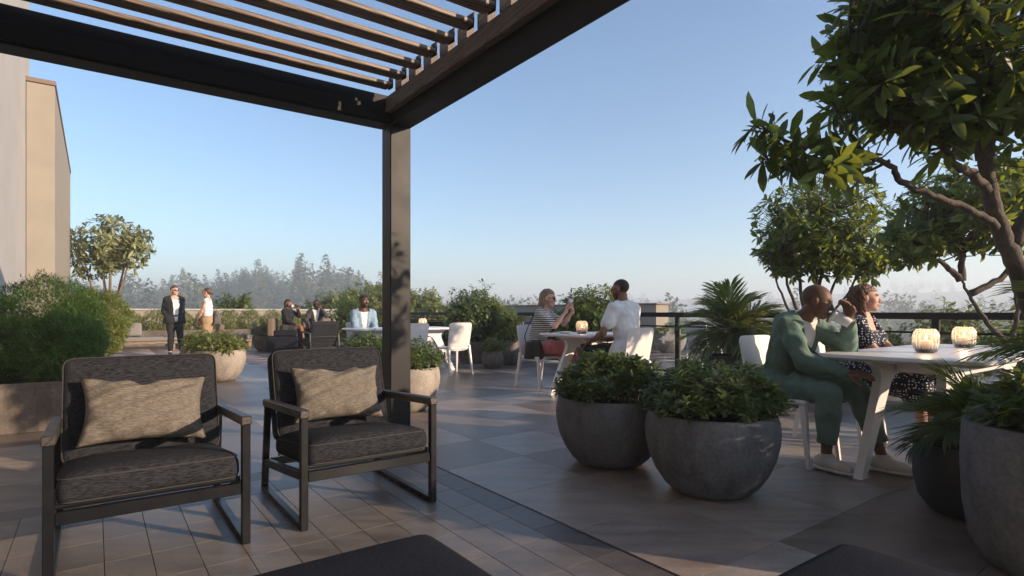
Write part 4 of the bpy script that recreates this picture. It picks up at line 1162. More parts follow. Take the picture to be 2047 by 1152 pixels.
def palm(c, zb, n, L, label, seed, leaf=.2, nl=24, stem=.25, el=(5, 80), wid=.017, az=(0, 360)):
    t = empty("palm", (c[0], c[1], zb), 0, label, "plant", "palms"); rs = random.Random(seed)
    mes = [frond_mesh(L*q, seed*10+k, nl, leaf, wid, sg) for k, (q, sg) in enumerate(((1, .55), (.9, .8), (1.05, .35), (.8, .6)))]
    mb = MB()
    for k in range(6):
        an = k*1.05; mb.tube([(0.03*math.cos(an), .03*math.sin(an), -.05), (.045*math.cos(an), .045*math.sin(an), stem)], [.022, .014], 7)
    mb.obj("stems", "twig", t)
    for k in range(n):
        o = bpy.data.objects.new("frond", rs.choice(mes)); COL.objects.link(o); o.parent = t
        a_ = math.radians(az[0]+(az[1]-az[0])*((k*.618) % 1)); e = math.radians(el[0]+(el[1]-el[0])*(k/(n-1)))
        o.rotation_euler = (e, rs.uniform(-.25,.25), a_); o.location = (0,0,stem*rs.uniform(.6, 1)); s_ = rs.uniform(.85, 1.1); o.scale = (s_, s_, s_)
    return t
palm((P13c.x+.05, P13c.y), .40, 40, .74, "large bushy palm in a dark pot in front of the railing", 4, .25, 26, .42, (-14, 84), .024)
palm((P8c.x, P8c.y), .32, 26, .35, "palm with fine drooping leaves in the black planter", 6, .15, 24, .14, (-8, 80), .013)
palm((P10c.x, P10c.y), .60, 16, .45, "spiky yellow green palm in the taller brown jar", 8, .14, 18, .15, (10, 80), .016)
planter("black_planter", BLACK, Vector((3.02, 2.62, 0)), "black_pot", "black pot of the palm entering at the right edge", None, .325, .26)
palm((3.02, 2.62), .33, 22, .68, "palm whose fronds enter from the right edge over the table", 9, .26, 28, .55, (8, 75), .015)
palm(G(16.3, 7.2), 0.0, 14, .7, "yellow green palm at the back left of the column", 12, .22, 18, .35, (10, 80), .024)

# ---- loose bushes and hedges beyond the walls and the railing
def airy(c, crowns, label, n, leafL, mat, seed, group, name="bush", nl=6, asp=.5):
    return tall_bush((c[0], c[1]), c[2], crowns, label, leafL, n, mat, seed, group, 0, asp, nl, 'kite', name)
ab = [((-10.6, 21.2, .2), .95, "loose green bush behind the standing man, left of his head", "shrub_leaf"),
      ((-8.6, 24.6, .2), .8, "low dark bush behind the parapet between the standing couple", "shrub_leaf"),
      ((-7.8, 25.0, .3), 1.05, "pale green bush behind the parapet right of the standing woman", "airy_leaf"),
      ((-6.7, 26.0, .4), 1.25, "tall pale bush behind the parapet, left of the woman in black", "airy_leaf"),
      ((-5.6, 26.8, .3), 1.15, "pale bush directly behind the woman in black", "airy_leaf"),
      ((-4.5, 27.2, .3), 1.15, "pale bush behind the man in the dark suit", "airy_leaf"),
      ((-3.2, 23.5, .2), .75, "loose pale bush just right of the column beyond the railing", "airy_leaf")]
for k, (c, s, lab, mt) in enumerate(ab):
    airy(c, [((0,0,.85*s), (1.05*s,.9*s,.85*s), 1), ((.5*s,0,1.1*s), (.5*s,.5*s,.55*s), .3)], lab, 330, .19, mt, 100+k, "bushes beyond the parapet")
rg = [((5.7, 7.6, 0), .72, .95, "airy yellow green bush behind the railing, above the nearer candle", 300),
      ((6.6, 7.25, 0), .85, 1.12, "airy yellow green bush behind the railing at the right edge", 320),
      ((5.15, 8.15, 0), .55, .66, "low hedge bush behind the railing right of the curly haired woman", 220),
      ((4.55, 8.6, 0), .55, .62, "low hedge bush behind the railing hidden by the couple", 160)]
for k, (c, r_, h_, lab, nn) in enumerate(rg):
    airy(c, [((0,0,h_*.62), (r_, r_*.8, h_*.58), 1), ((r_*.3,0,h_*.95), (r_*.5, r_*.5, h_*.35), .3)], lab, nn, .085, "airy_leaf", 120+k, "bushes beyond the railing", nl=6)

# ---- far woods: conifers and bare-ish broadleaf trees
def conifer_geo(h, seed):
    rs = np.random.RandomState(seed); n = 520; q = rs.uniform(0, 1, n)**.75; z = h*(1-q*.93); r_ = q*h*.17*rs.uniform(.35, 1.1, n); an = rs.uniform(0, 6.283, n)
    P = np.stack([r_*np.cos(an), r_*np.sin(an), z], 1); D = np.stack([np.cos(an), np.sin(an), np.full(n, -.45)], 1); N = np.tile([0,0,1.], (n, 1))+rdir(n, rs)*.3
    L = h*.075*(.5+q); return P, D, N, L, L*.5
def round_geo(h, seed):
    rs = np.random.RandomState(seed); n = 520; p, d = ellip_pts(n, (0,0,h*.6), (h*.20, h*.20, h*.40), .45, rs)
    p[:, :2] *= (1.15-.5*np.abs(p[:, 2:3]/h-.45)); L = h*.05*rs.uniform(.6, 1.4, n); return p, nrm(d+rdir(n, rs)), nrm(d+rdir(n, rs)*.5), L, L*.6
def proto(gen, h, seed, mat):
    V, Pp = leaf_geo(*gen(h, seed), 'kite', .1, .2); rs = np.random.RandomState(seed)
    me = fast_mesh("crown", V, Pp, False, np.repeat(rs.rand(len(V)//4), 4)); me.materials.append(MATS[mat])
    mb = MB(); mb.tube([(0,0,-1), (0,0,h*.5), (0,0,h*.97)], [h*.014, h*.010, .02], 6); tm = mb.mesh("trunk"); tm.materials.append(MATS["bark"]); return me, tm, (V, Pp)
CON = [proto(conifer_geo, h, 200+k, "forest_leaf") for k, h in enumerate((24, 21, 27, 18))]
RND = [proto(round_geo, h, 220+k, "wood_leaf") for k, h in enumerate((20, 23, 17))]
fr = random.Random(5); bulk = {0: [], 1: []}; nind = 0
def th(x, y): return float(terrain_h(np.array([x]), np.array([y]))[0])
spots = []
for k in range(420):
    u = fr.uniform(300, 790); y = fr.uniform(190, 420); x = (u-1023.5)*y/FPX; spots.append((y, x, u))
spots.sort()
for k, (y, x, u) in enumerate(spots):
    con = fr.random() < .55; z = th(x, y)-.3; s = fr.uniform(.75, 1.2)*(.62+.38*math.exp(-((u-640)/170)**2))
    if k % 3 == 0 and nind < 110:
        me, tm, _ = fr.choice(CON if con else RND); nind += 1
        t = empty("conifer" if con else "woodland_tree", (x, y, z), fr.uniform(0, 6), ("dark pointed conifer of the hazy wood at the left" if con else "rounded broadleaf tree of the hazy wood at the left"), "tree", "conifers of the far wood" if con else "broadleaf trees of the far wood")
        t.scale = (s, s, s)
        for nm, q in (("crown", me), ("trunk", tm)):
            o = bpy.data.objects.new(nm, q); COL.objects.link(o); o.parent = t
    else: bulk[0 if con else 1].append((x, y, z, s))
for k in range(1500):
    y = fr.uniform(130, 760); u = fr.uniform(-80, 2140)
    if fr.random() < .25 and u < 1250: continue
    x = (u-1023.5)*y/FPX; bulk[0 if fr.random() < .3 else 1].append((x, y, th(x, y)-.3, fr.uniform(.55, .98)))
for kind, nm, src, mat in ((0, "distant_conifer_wood", CON, "forest_leaf"), (1, "distant_broadleaf_wood", RND, "wood_leaf")):
    VV, PP, rn, off = [], [], [], 0
    for (x, y, z, s) in bulk[kind]:
        V, Pp = fr.choice(src)[2]; m_ = len(V)//4; step = 2 if y < 450 else 5
        idx = np.arange(0, m_, step); v = V.reshape(-1, 4, 3)[idx].reshape(-1, 3); a = fr.uniform(0, 6.28); ca, sa = math.cos(a), math.sin(a); big = 1+.22*(step-1)**.5
        vc = v.reshape(-1, 4, 3).mean(1, keepdims=True); v = ((v.reshape(-1, 4, 3)-vc)*(1+.25*(step-1)**.7)+vc).reshape(-1, 3)
        w = np.stack([(v[:, 0]*ca-v[:, 1]*sa)*s+x, (v[:, 0]*sa+v[:, 1]*ca)*s+y, v[:, 2]*s+z], 1)
        tri = (Pp[0].reshape(-1, 2, 3)[:len(idx)]).reshape(-1, 3)
        VV.append(w); PP.append(tri+off); rn.append(np.repeat(np.random.RandomState(int(x*7) % 9999).rand(len(idx)), 4)); off += len(w)
    setprops(link(nm, fast_mesh(nm, np.concatenate(VV), [np.concatenate(PP)], False, np.concatenate(rn)), mat), "hazy far wood spread over the valley and hills", "woodland", kind="stuff")
# ================================================================== PEOPLE (smooth blended volumes turned into one surface)
def smin(a, b, k):
    h = np.clip(.5+.5*(b-a)/k, 0, 1); return b*(1-h)+a*h-k*h*(1-h)
def sdf_mesh(prims, res, k=.025, cuts=(), disp=None):
    lo = np.array([1e9]*3); hi = -lo
    for p in prims:
        if p[0] == 'c':
            for q, r in ((p[1], p[3]), (p[2], p[4])): lo = np.minimum(lo, np.array(q)-r); hi = np.maximum(hi, np.array(q)+r)
        else: m = max(p[2]); lo = np.minimum(lo, np.array(p[1])-m); hi = np.maximum(hi, np.array(p[1])+m)
    lo -= 3*res+k*.3; hi += 3*res+k*.3
    n = np.ceil((hi-lo)/res).astype(int)+1
    ax = [lo[i]+res*np.arange(n[i]) for i in range(3)]; F = np.full(n, .2, np.float32)
    for p in prims:
        kk = p[5] if p[0] == 'c' and len(p) > 5 else (p[4] if p[0] == 'e' and len(p) > 4 else k)
        if p[0] == 'c':
            a, b = np.array(p[1]), np.array(p[2]); l = np.minimum(a-p[3], b-p[4]); h = np.maximum(a+p[3], b+p[4])
        else: m = max(p[2]); l = np.array(p[1])-m; h = np.array(p[1])+m
        i0 = np.maximum(0, np.floor((l-kk-.02-lo)/res).astype(int)); i1 = np.minimum(n, np.ceil((h+kk+.02-lo)/res).astype(int)+1)
        x = ax[0][i0[0]:i1[0]][:, None, None]; y = ax[1][i0[1]:i1[1]][None, :, None]; z = ax[2][i0[2]:i1[2]][None, None, :]
        if p[0] == 'c':
            ba = b-a; L2 = max(1e-9, float(ba@ba)); t = np.clip(((x-a[0])*ba[0]+(y-a[1])*ba[1]+(z-a[2])*ba[2])/L2, 0, 1)
            d = np.sqrt((x-a[0]-t*ba[0])**2+(y-a[1]-t*ba[1])**2+(z-a[2]-t*ba[2])**2)-(p[3]+(p[4]-p[3])*t)
        else:
            c, r = np.array(p[1]), np.array(p[2]); X, Y, Z = x-c[0], y-c[1], z-c[2]
            if p[3] is not None:
                M = np.array(p[3]); X, Y, Z = (X*M[0][0]+Y*M[1][0]+Z*M[2][0], X*M[0][1]+Y*M[1][1]+Z*M[2][1], X*M[0][2]+Y*M[1][2]+Z*M[2][2])
            k0 = np.sqrt((X/r[0])**2+(Y/r[1])**2+(Z/r[2])**2); k1 = np.sqrt((X/r[0]**2)**2+(Y/r[1]**2)**2+(Z/r[2]**2)**2)
            d = k0*(k0-1)/np.maximum(k1, 1e-6)
        sl_ = tuple(slice(i0[q], i1[q]) for q in range(3))
        F[sl_] = smin(F[sl_], d.astype(np.float32), kk)
    if disp is not None or cuts:
        x = ax[0][:, None, None]; y = ax[1][None, :, None]; z = ax[2][None, None, :]
        if disp is not None: F = F+disp(x, y, z)
        for g in cuts: F = np.maximum(F, g(x, y, z))
    F[0] = F[-1] = .1; F[:, 0] = F[:, -1] = .1; F[:, :, 0] = F[:, :, -1] = .1
    return surface_nets(F.astype(np.float32), lo, res)
def surface_nets(F, lo, res):
    n = F.shape; S = F < 0
    C = S[:-1,:-1,:-1].astype(np.int8)
    for dx in (0,1):
        for dy in (0,1):
            for dz in (0,1):
                if dx or dy or dz: C = C+S[dx:n[0]-1+dx, dy:n[1]-1+dy, dz:n[2]-1+dz]
    act = (C > 0) & (C < 8); idx = np.full(act.shape, -1, np.int32); ii = np.argwhere(act); idx[act] = np.arange(len(ii))
    acc = np.zeros((len(ii), 3)); cnt = np.zeros(len(ii))
    cor = [(0,0,0),(1,0,0),(0,1,0),(1,1,0),(0,0,1),(1,0,1),(0,1,1),(1,1,1)]
    val = np.stack([F[ii[:,0]+c[0], ii[:,1]+c[1], ii[:,2]+c[2]] for c in cor], 1)
    for a in range(8):
        for b in range(a+1, 8):
            df = [abs(cor[a][q]-cor[b][q]) for q in range(3)]
            if sum(df) != 1: continue
            va, vb = val[:, a], val[:, b]; m = (va < 0) != (vb < 0); t = np.where(m, va/np.where(m, va-vb, 1), 0)
            p = np.array(cor[a])[None]+t[:, None]*(np.array(cor[b])-np.array(cor[a]))[None]
            acc += p*m[:, None]; cnt += m
    V = lo+(ii+acc/np.maximum(cnt, 1)[:, None])*res; Q = []
    for axis in range(3):
        o1, o2 = [(1,2), (2,0), (0,1)][axis]
        s0 = [slice(None)]*3; s1 = [slice(None)]*3; s0[axis] = slice(0, n[axis]-1); s1[axis] = slice(1, n[axis])
        ch = S[tuple(s0)] != S[tuple(s1)]; e = np.argwhere(ch)
        ok = (e[:, o1] > 0) & (e[:, o2] > 0) & (e[:, o1] < n[o1]-1) & (e[:, o2] < n[o2]-1); e = e[ok]
        if not len(e): continue
        def cell(d1, d2):
            q = e.copy(); q[:, o1] -= d1; q[:, o2] -= d2; return idx[q[:, 0], q[:, 1], q[:, 2]]
        q = np.stack([cell(1,1), cell(0,1), cell(0,0), cell(1,0)], 1)
        fl = ~S[tuple(s0)][e[:, 0], e[:, 1], e[:, 2]] if False else S[e[:, 0], e[:, 1], e[:, 2]]
        q[~fl] = q[~fl][:, ::-1]; Q.append(q)
    return V, np.concatenate(Q)
def relax(V, Q, it=1, f=.5):
    for _ in range(it):
        s = np.zeros_like(V); c = np.zeros(len(V))
        for a in range(4):
            b = (a+1) % 4
            np.add.at(s, Q[:, a], V[Q[:, b]]); np.add.at(s, Q[:, b], V[Q[:, a]]); np.add.at(c, Q[:, a], 1); np.add.at(c, Q[:, b], 1)
        V = V*(1-f)+f*s/np.maximum(c, 1)[:, None]
    return V
def mat_cloth(name, col, rough=.85, pattern=None, col2=(.8,.8,.8), sc=1.0):
    m, n, o = newmat(name); p = pb(n, col, rough, 0, .2); p.inputs['Sheen Weight'].default_value = .12
    v = coords(n); f = noise(n, v, 320, 2); f2 = noise(n, v, 11, 4)
    r = ramp(n, f2, [(.3, tuple(x*.85 for x in col)), (.7, tuple(min(1, x*1.15) for x in col))]); c = r.outputs[0]
    if pattern == 'stripe':
        w = node(n, "ShaderNodeTexWave", bands_direction='Z'); w.inputs['Scale'].default_value = sc; w.inputs['Distortion'].default_value = .6; w.inputs['Detail Scale'].default_value = .4
        n.links.new(v, w.inputs['Vector']); rr = ramp(n, w.outputs['Fac'], [(.50, (0,0,0)), (.58, (1,1,1))]); c = mixc(n, rr.outputs[0], col, col2)
    if pattern == 'dots':
        vo = node(n, "ShaderNodeTexVoronoi"); vo.inputs['Scale'].default_value = sc; vo.inputs['Randomness'].default_value = .55; n.links.new(v, vo.inputs['Vector'])
        rr = ramp(n, vo.outputs['Distance'], [(.27, (1,1,1)), (.31, (0,0,0))]); c = mixc(n, rr.outputs[0], col, col2)
    if pattern == 'denim':
        rr = ramp(n, noise(n, coords(n, (1,1,.25)), 60, 4), [(.35, col), (.65, col2)]); c = rr.outputs[0]
    n.links.new(c, p.inputs['Base Color']); fw_ = noise(n, coords(n, (9, 9, 15), rot=(.5,.4,.3)), 1.0, 5, .6); b1_ = node(n, 'ShaderNodeBump'); b1_.inputs['Strength'].default_value = .35; b1_.inputs['Distance'].default_value = .03; n.links.new(fw_, b1_.inputs['Height'])
    b2_ = node(n, 'ShaderNodeBump'); b2_.inputs['Strength'].default_value = .25; b2_.inputs['Distance'].default_value = .002; n.links.new(f, b2_.inputs['Height']); n.links.new(b1_.outputs[0], b2_.inputs['Normal']); n.links.new(b2_.outputs[0], p.inputs['Normal'])
    out(n, o, p.outputs[0]); return m
m, n, o = newmat("skin"); p = pb(n, (.5,.3,.2), .56, 0, .35); a_ = attr(n, "Col"); p.inputs['Subsurface Weight'].default_value = .08
p.inputs['Subsurface Radius'].default_value = (.02,.008,.004); p.inputs['Subsurface Scale'].default_value = .3
f_ = noise(n, coords(n), 70, 3); r_ = ramp(n, f_, [(.3, (.90,.88,.88)), (.7, (1.06,1.06,1.06))]); n.links.new(mixc(n, 1.0, a_.outputs['Color'], r_.outputs[0], 'MULTIPLY'), p.inputs['Base Color']); out(n, o, p.outputs[0])
for nm, c in (("hair_dark", (.018,.013,.011)), ("hair_brown", (.075,.042,.026)), ("hair_auburn", (.13,.065,.035)), ("hair_fair", (.17,.105,.06)), ("hair_black", (.010,.009,.009))):
    m, n, o = newmat(nm); p = pb(n, c, .42, 0, .5); f_ = noise(n, coords(n, (60,60,9)), 5, 4); r_ = ramp(n, f_, [(.3, tuple(x*.55 for x in c)), (.7, tuple(x*1.7 for x in c))]); n.links.new(r_.outputs[0], p.inputs['Base Color'])
    n.links.new(bump(n, f_, .6, .006), p.inputs['Normal']); out(n, o, p.outputs[0])
mat_cloth("green_suit", (.125,.195,.160)); mat_cloth("white_tee", (.76,.75,.74)); mat_cloth("cream_tee", (.62,.58,.53))
mat_cloth("dot_dress", (.012,.014,.030), pattern='dots', col2=(.75,.75,.75), sc=46); mat_cloth("stripe_tee", (.66,.64,.60), pattern='stripe', col2=(.02,.03,.035), sc=11.5)
mat_cloth("rose_trousers", (.58,.19,.21)); mat_cloth("black_trousers", (.014,.014,.017)); mat_cloth("denim_shirt", (.17,.26,.36), pattern='denim', col2=(.30,.40,.50))
mat_cloth("dark_suit", (.050,.046,.052)); mat_cloth("black_suit", (.020,.022,.027)); mat_cloth("charcoal_trousers", (.022,.023,.030)); mat_cloth("beige_trousers", (.36,.25,.15)); mat_cloth("black_knit", (.016,.016,.017)); mat_cloth("grey_skirt", (.07,.072,.065))
mat_cloth("blue_tie", (.24,.32,.46)); mat_plain("sneaker_beige", (.60,.56,.52), .7); mat_plain("sole_pale", (.62,.60,.56), .7); mat_plain("shoe_black", (.015,.015,.016), .5); mat_plain("shoe_white", (.72,.70,.67), .5); mat_plain("shoe_brown", (.16,.085,.055), .5); mat_plain("lens_dark", (.006,.006,.007), .12); mat_plain("frame_metal", (.35,.30,.22), .3, .9)
mat_plain("black_leather", (.012,.012,.012), .45); mat_plain("bead", (.35,.30,.22), .4); mat_plain("phone_black", (.01,.01,.012), .2); mat_cloth("camo_bag", (.045,.045,.046), pattern='denim', col2=(.17,.17,.17))

def V3(*a): return np.array(a, float)
def unit(v): v = np.asarray(v, float); return v/max(1e-9, np.linalg.norm(v))
def ik(s, w, l1, l2, pole):
    s, w = np.asarray(s, float), np.asarray(w, float); d = w-s; L = min(np.linalg.norm(d), (l1+l2)*.995); u = unit(d); w = s+u*L
    a = (l1*l1-l2*l2+L*L)/(2*L); h = math.sqrt(max(1e-6, l1*l1-a*a)); p = np.asarray(pole, float); p = unit(p-u*(p@u)); return s+u*a+p*h, w
def seated(lean=.1, seat=.462, fem=False, side=0.0, py=-.08):
    J = {}; up = unit(V3(side, math.sin(lean), math.cos(lean))); J['up'] = up; P = V3(0, py, seat+.095); J['P'] = P
    sw = .165 if not fem else .148; J['x'] = unit(np.cross(V3(0,1,0), up)) if False else V3(1,0,0)
    J['waist'] = P+up*.17; J['chest'] = P+up*.34; J['neck'] = P+up*.51
    for s, nm in ((1, 'R'), (-1, 'L')):
        J['sh'+nm] = P+up*.455+V3(s*sw, 0, 0); J['hip'+nm] = P+V3(s*.088, .0, -.01)
        J['kn'+nm] = V3(s*.10, py+.46, seat+.058); J['an'+nm] = V3(s*.10, py+.45, .085); J['toe'+nm] = V3(s*.115, py+.62, .035)
    return J
def standing(fem=False):
    J = {}; J['up'] = V3(0,0,1); P = V3(0,0,.93); J['P'] = P; sw = .170 if not fem else .145; J['x'] = V3(1,0,0)
    J['waist'] = P+V3(0,0,.17); J['chest'] = P+V3(0,.005,.34); J['neck'] = P+V3(0,-.01,.52)
    for s, nm in ((1, 'R'), (-1, 'L')):
        J['sh'+nm] = P+V3(s*sw, 0, .46); J['hip'+nm] = P+V3(s*.088, 0, -.02); J['kn'+nm] = V3(s*.095, .03, .50); J['an'+nm] = V3(s*.10, -.01, .085); J['toe'+nm] = V3(s*.13, .17, .035)
    return J
def rot_between(x, y, z): return np.stack([x, y, z], 1)
def torso_prims(J, g, d=0.0):
    up = J['up']; x = unit(J['shR']-J['shL']); fw = unit(np.cross(up, x)); x = np.cross(fw, up); M = rot_between(x, fw, up); f = 1 if g == 'm' else 0
    pr = [('c', J['hipL'], J['hipR'], .112+d, .112+d), ('e', J['waist'], (.142+.012*f+d, .105+d, .15+d), M), ('e', J['chest']-up*.01, (.160+.018*f+d, .112+d, .19+d), M),
          ('c', J['shL']-x*-.02, J['shR']-x*.02, .056+d, .056+d), ('c', J['shL']*.45+J['neck']*.55, J['neck']-up*.01, .055+d, .052+d), ('c', J['shR']*.45+J['neck']*.55, J['neck']-up*.01, .055+d, .052+d)]
    if g == 'f': pr += [('e', J['chest']+fw*.085+x*s*.068-up*.03, (.062+d, .055+d, .06+d), M) for s in (-1, 1)]
    return pr, M, x, fw
def arm_prims(J, s, g, d=0.0, upto=1.0, only_upper=False):
    k = 1.0 if g == 'm' else .84; sh, el, wr = J['sh'+s], J['el'+s], J['wr'+s]
    pr = [('c', sh, sh*.5+el*.5, .056*k+d, .050*k+d), ('c', sh*.5+el*.5, el, .050*k+d, .040*k+d)]
    if only_upper: return pr
    w = el+(wr-el)*upto; m = el+(w-el)*.35
    pr += [('c', el, m, .040*k+d, .042*k+d), ('c', m, w, .042*k+d, (.042+(.027-.042)*upto)*k+d)]; return pr
def leg_prims(J, s, g, d=0.0, upto=1.0, calf=True):
    k = 1.0 if g == 'm' else .95; h, kn, an = J['hip'+s], J['kn'+s], J['an'+s]; m = h*.5+kn*.5
    pr = [('c', h, m, .092*k+d, .078*k+d), ('c', m, kn, .078*k+d, .056*k+d)]
    if calf:
        back = unit(np.cross(unit(an-kn), np.cross(unit(kn-h)+V3(0,0,1e-3), unit(an-kn))))
        w = kn+(an-kn)*upto; q = kn+(an-kn)*.32
        pr += [('c', kn, q, .054*k+d, .055*k+d), ('c', q, w, .055*k+d, (.055+(.036-.055)*min(1, (upto-.32)/.68))*k+d)]
    return pr
def hand_prims(w, fw, pn, thumb, curl=.35, sc=1.0, spread=.0):
    fw = unit(fw); pn = unit(pn-fw*(np.asarray(pn)@fw)); ac = np.cross(fw, pn)*thumb       # ac points towards the thumb
    M = rot_between(ac, fw, pn); pr = [('e', w+fw*.050*sc, (.040*sc, .055*sc, .017*sc), M), ('c', w-fw*.02*sc, w+fw*.03*sc, .024*sc, .024*sc)]
    for i, (L, o) in enumerate(((.070,.028), (.078,.010), (.073,-.009), (.058,-.027))):
        p = w+fw*(.088-.006*abs(i-1.2))*sc+ac*o*sc; d = unit(fw+ac*spread*(1.5-i)*.3); r = .0098*sc; pr.append(('c', w+fw*.05*sc+ac*o*.8*sc, p, .013*sc, r*1.05, .006))
        for j, fr_ in enumerate((.45, .32, .23)):
            c = curl*(1.0 if j else .8); d = unit(d*math.cos(c)+pn*math.sin(c)*1.0); pn2 = pn
            q = p+d*L*fr_*sc; pr.append(('c', p, q, r*(1-.08*j), r*(.92-.08*j), .004)); p = q
    p = w+fw*.022*sc+ac*.026*sc; d = unit(fw*.62+ac*.72+pn*.22)
    for j, (L, r) in enumerate(((.042,.0135), (.032,.0115), (.026,.010))):
        q = p+d*L*sc; pr.append(('c', p, q, r*sc, r*.9*sc, .006)); p = q; d = unit(d+fw*.35+pn*curl*.6-ac*.15)
    return pr
def head_prims(g):
    f = 0 if g == 'm' else 1
    pr = [('e', V3(0,-.012,.032), (.0745,.094,.084), None), ('e', V3(0,.030,-.012), (.062-.003*f,.062,.086), None), ('e', V3(0,.038,-.072), (.047-.006*f,.046,.036), None), ('e', V3(0,.068,-.094), (.020,.020,.016), None, .03),
          ('c', V3(0,.088,.012), V3(0,.108,-.024), .0085, .0125, .012), ('e', V3(0,.1,-.030), (.018,.012,.009), None, .012), ('c', V3(-.034,.080,.022), V3(.034,.080,.022), .011, .011, .02),
          ('c', V3(-.017,.088,-.055), V3(.017,.088,-.055), .0085, .0085, .008), ('c', V3(-.014,.086,-.066), V3(.014,.086,-.066), .009, .009, .008),
          ('e', V3(.046,.052,-.02), (.02,.025,.02), None, .03), ('e', V3(-.046,.052,-.02), (.02,.025,.02), None, .03)]
    for s in (-1, 1): pr += [('e', V3(s*.076,-.006,-.008), (.009,.021,.031), None, .008), ('e', V3(s*.031,.0785,.002), (.0125,.0115,.0105), None, .003)]
    return pr
def paint_head(V, skin, g, beard=0.0, scalp=None, brow=(.02,.014,.012), lip=None):
    c = np.tile(np.array(skin, float), (len(V), 1)); x, y, z = V.T
    def mix(m, col, a=1.0): 
        m = (np.clip(m, 0, 1)*a)[:, None]; c[:] = c*(1-m)+np.array(col)*m
    lp = lip or (skin[0]*.85, skin[1]*.55, skin[2]*.55)
    mix((np.abs(z+.061) < .013)*(np.abs(x) < .022)*(y > .088)*1.0, lp, .75)
    mix(((np.abs(z-.024-.1*np.abs(np.abs(x)-.03)) < .0055)*(np.abs(np.abs(x)-.032) < .019)*(y > .07))*1.0, brow, .85)
    mix((np.hypot(np.abs(x)-.031, z-.002) < .0115)*(y > .083)*1.0, (.55,.52,.5)); mix((np.hypot(np.abs(x)-.031, z-.002) < .0065)*(y > .083)*1.0, (.02,.012,.01))
    if beard: mix(np.clip((-.030-z)/.012, 0, 1)*np.clip((y+.01)/.03, 0, 1)*(1-((np.abs(z+.061) < .011)*(np.abs(x) < .02)*(y > .09))), (.018,.012,.010), beard)
    if scalp is not None:
        hl = .055+.0*x; m = np.clip((z-(.046+.35*np.clip(y-.03, 0, 1)-.9*np.clip(-.01-y, 0, .1)))/.008, 0, 1); m = np.maximum(m, np.clip((-.025-y)/.012, 0, 1)*np.clip((z+.055)/.01, 0, 1)); mix(m, scalp[:3], scalp[3])
    return c
def rotm(yaw=0, pitch=0, roll=0):
    """head rotation: +yaw turns to the person's left, +pitch nods down"""
    return np.array((Matrix.Rotation(yaw, 3, 'Z') @ Matrix.Rotation(-pitch, 3, 'X') @ Matrix.Rotation(roll, 3, 'Y')))
def folds(amp, seed=0, f=1.0):
    s = seed
    def d(x, y, z): return amp*(np.sin(31*f*z+9*np.sin(11*x+s)+6*np.sin(9*y+2*s))*.6+np.sin(47*f*(z*.7+y*.7)+7*np.sin(13*x+3*s))*.4+.5*np.sin(23*f*(x-z)+5*np.sin(15*y+s)))
    return d
def add_sdf(name, prims, mat, parent, res, k=.03, cuts=(), disp=None, sm=1, col=None):
    V, Q = sdf_mesh(prims, res, k, cuts, disp); V = relax(V, Q, sm, .5); o = link(name, fast_mesh(name, V, [Q], True), mat, parent); return o, V
def shoe(J, s, mat, parent, res, kind='sneaker', sole="sole_pale"):
    an, toe = J['an'+s], J['toe'+s]; fl = toe-an; h = unit(V3(fl[0], fl[1], fl[2]*(1 if kind == 'free' else 0))); upv = J.get('footup'+s, V3(0,0,1)); base = an-upv*.045
    heel = base-h*.045; ball = base+h*.11; tip = base+h*.165
    if kind == 'flat': pr = [('c', heel, ball, .034, .036), ('c', ball, tip-h*.01, .034, .024)]
    else: pr = [('c', heel+upv*.004, base+h*.05-upv*.006, .041, .041), ('c', base+h*.05-upv*.006, ball-upv*.012, .041, .038), ('c', ball-upv*.012, tip-h*.015-upv*.018, .038, .029), ('c', an+upv*.02, base+h*.03, .041, .040)]
    bot = float((base-upv*.040)@upv)
    cut = [lambda x, y, z: (bot-(x*upv[0]+y*upv[1]+z*upv[2]))]
    top = float(((an+upv*(.018 if kind != 'flat' else -.028))@upv)); cut.append(lambda x, y, z: ((x*upv[0]+y*upv[1]+z*upv[2])-top))
    o, V = add_sdf("shoe", pr, mat, parent, res, .02, cut)
    pr2 = [('c', heel-upv*.036, ball-upv*.036, .046 if kind != 'flat' else .036, .047 if kind != 'flat' else .038), ('c', ball-upv*.036, tip-h*.012-upv*.036, .046 if kind != 'flat' else .037, .036 if kind != 'flat' else .026)]
    th_ = .012 if kind != 'flat' else .006
    cut2 = [lambda x, y, z: (bot-th_*.6-(x*upv[0]+y*upv[1]+z*upv[2])), lambda x, y, z: ((x*upv[0]+y*upv[1]+z*upv[2])-bot-th_*.9)]
    add_sdf("sole", pr2, sole, o, min(res, .007), .02, cut2, None, 0)
    return o
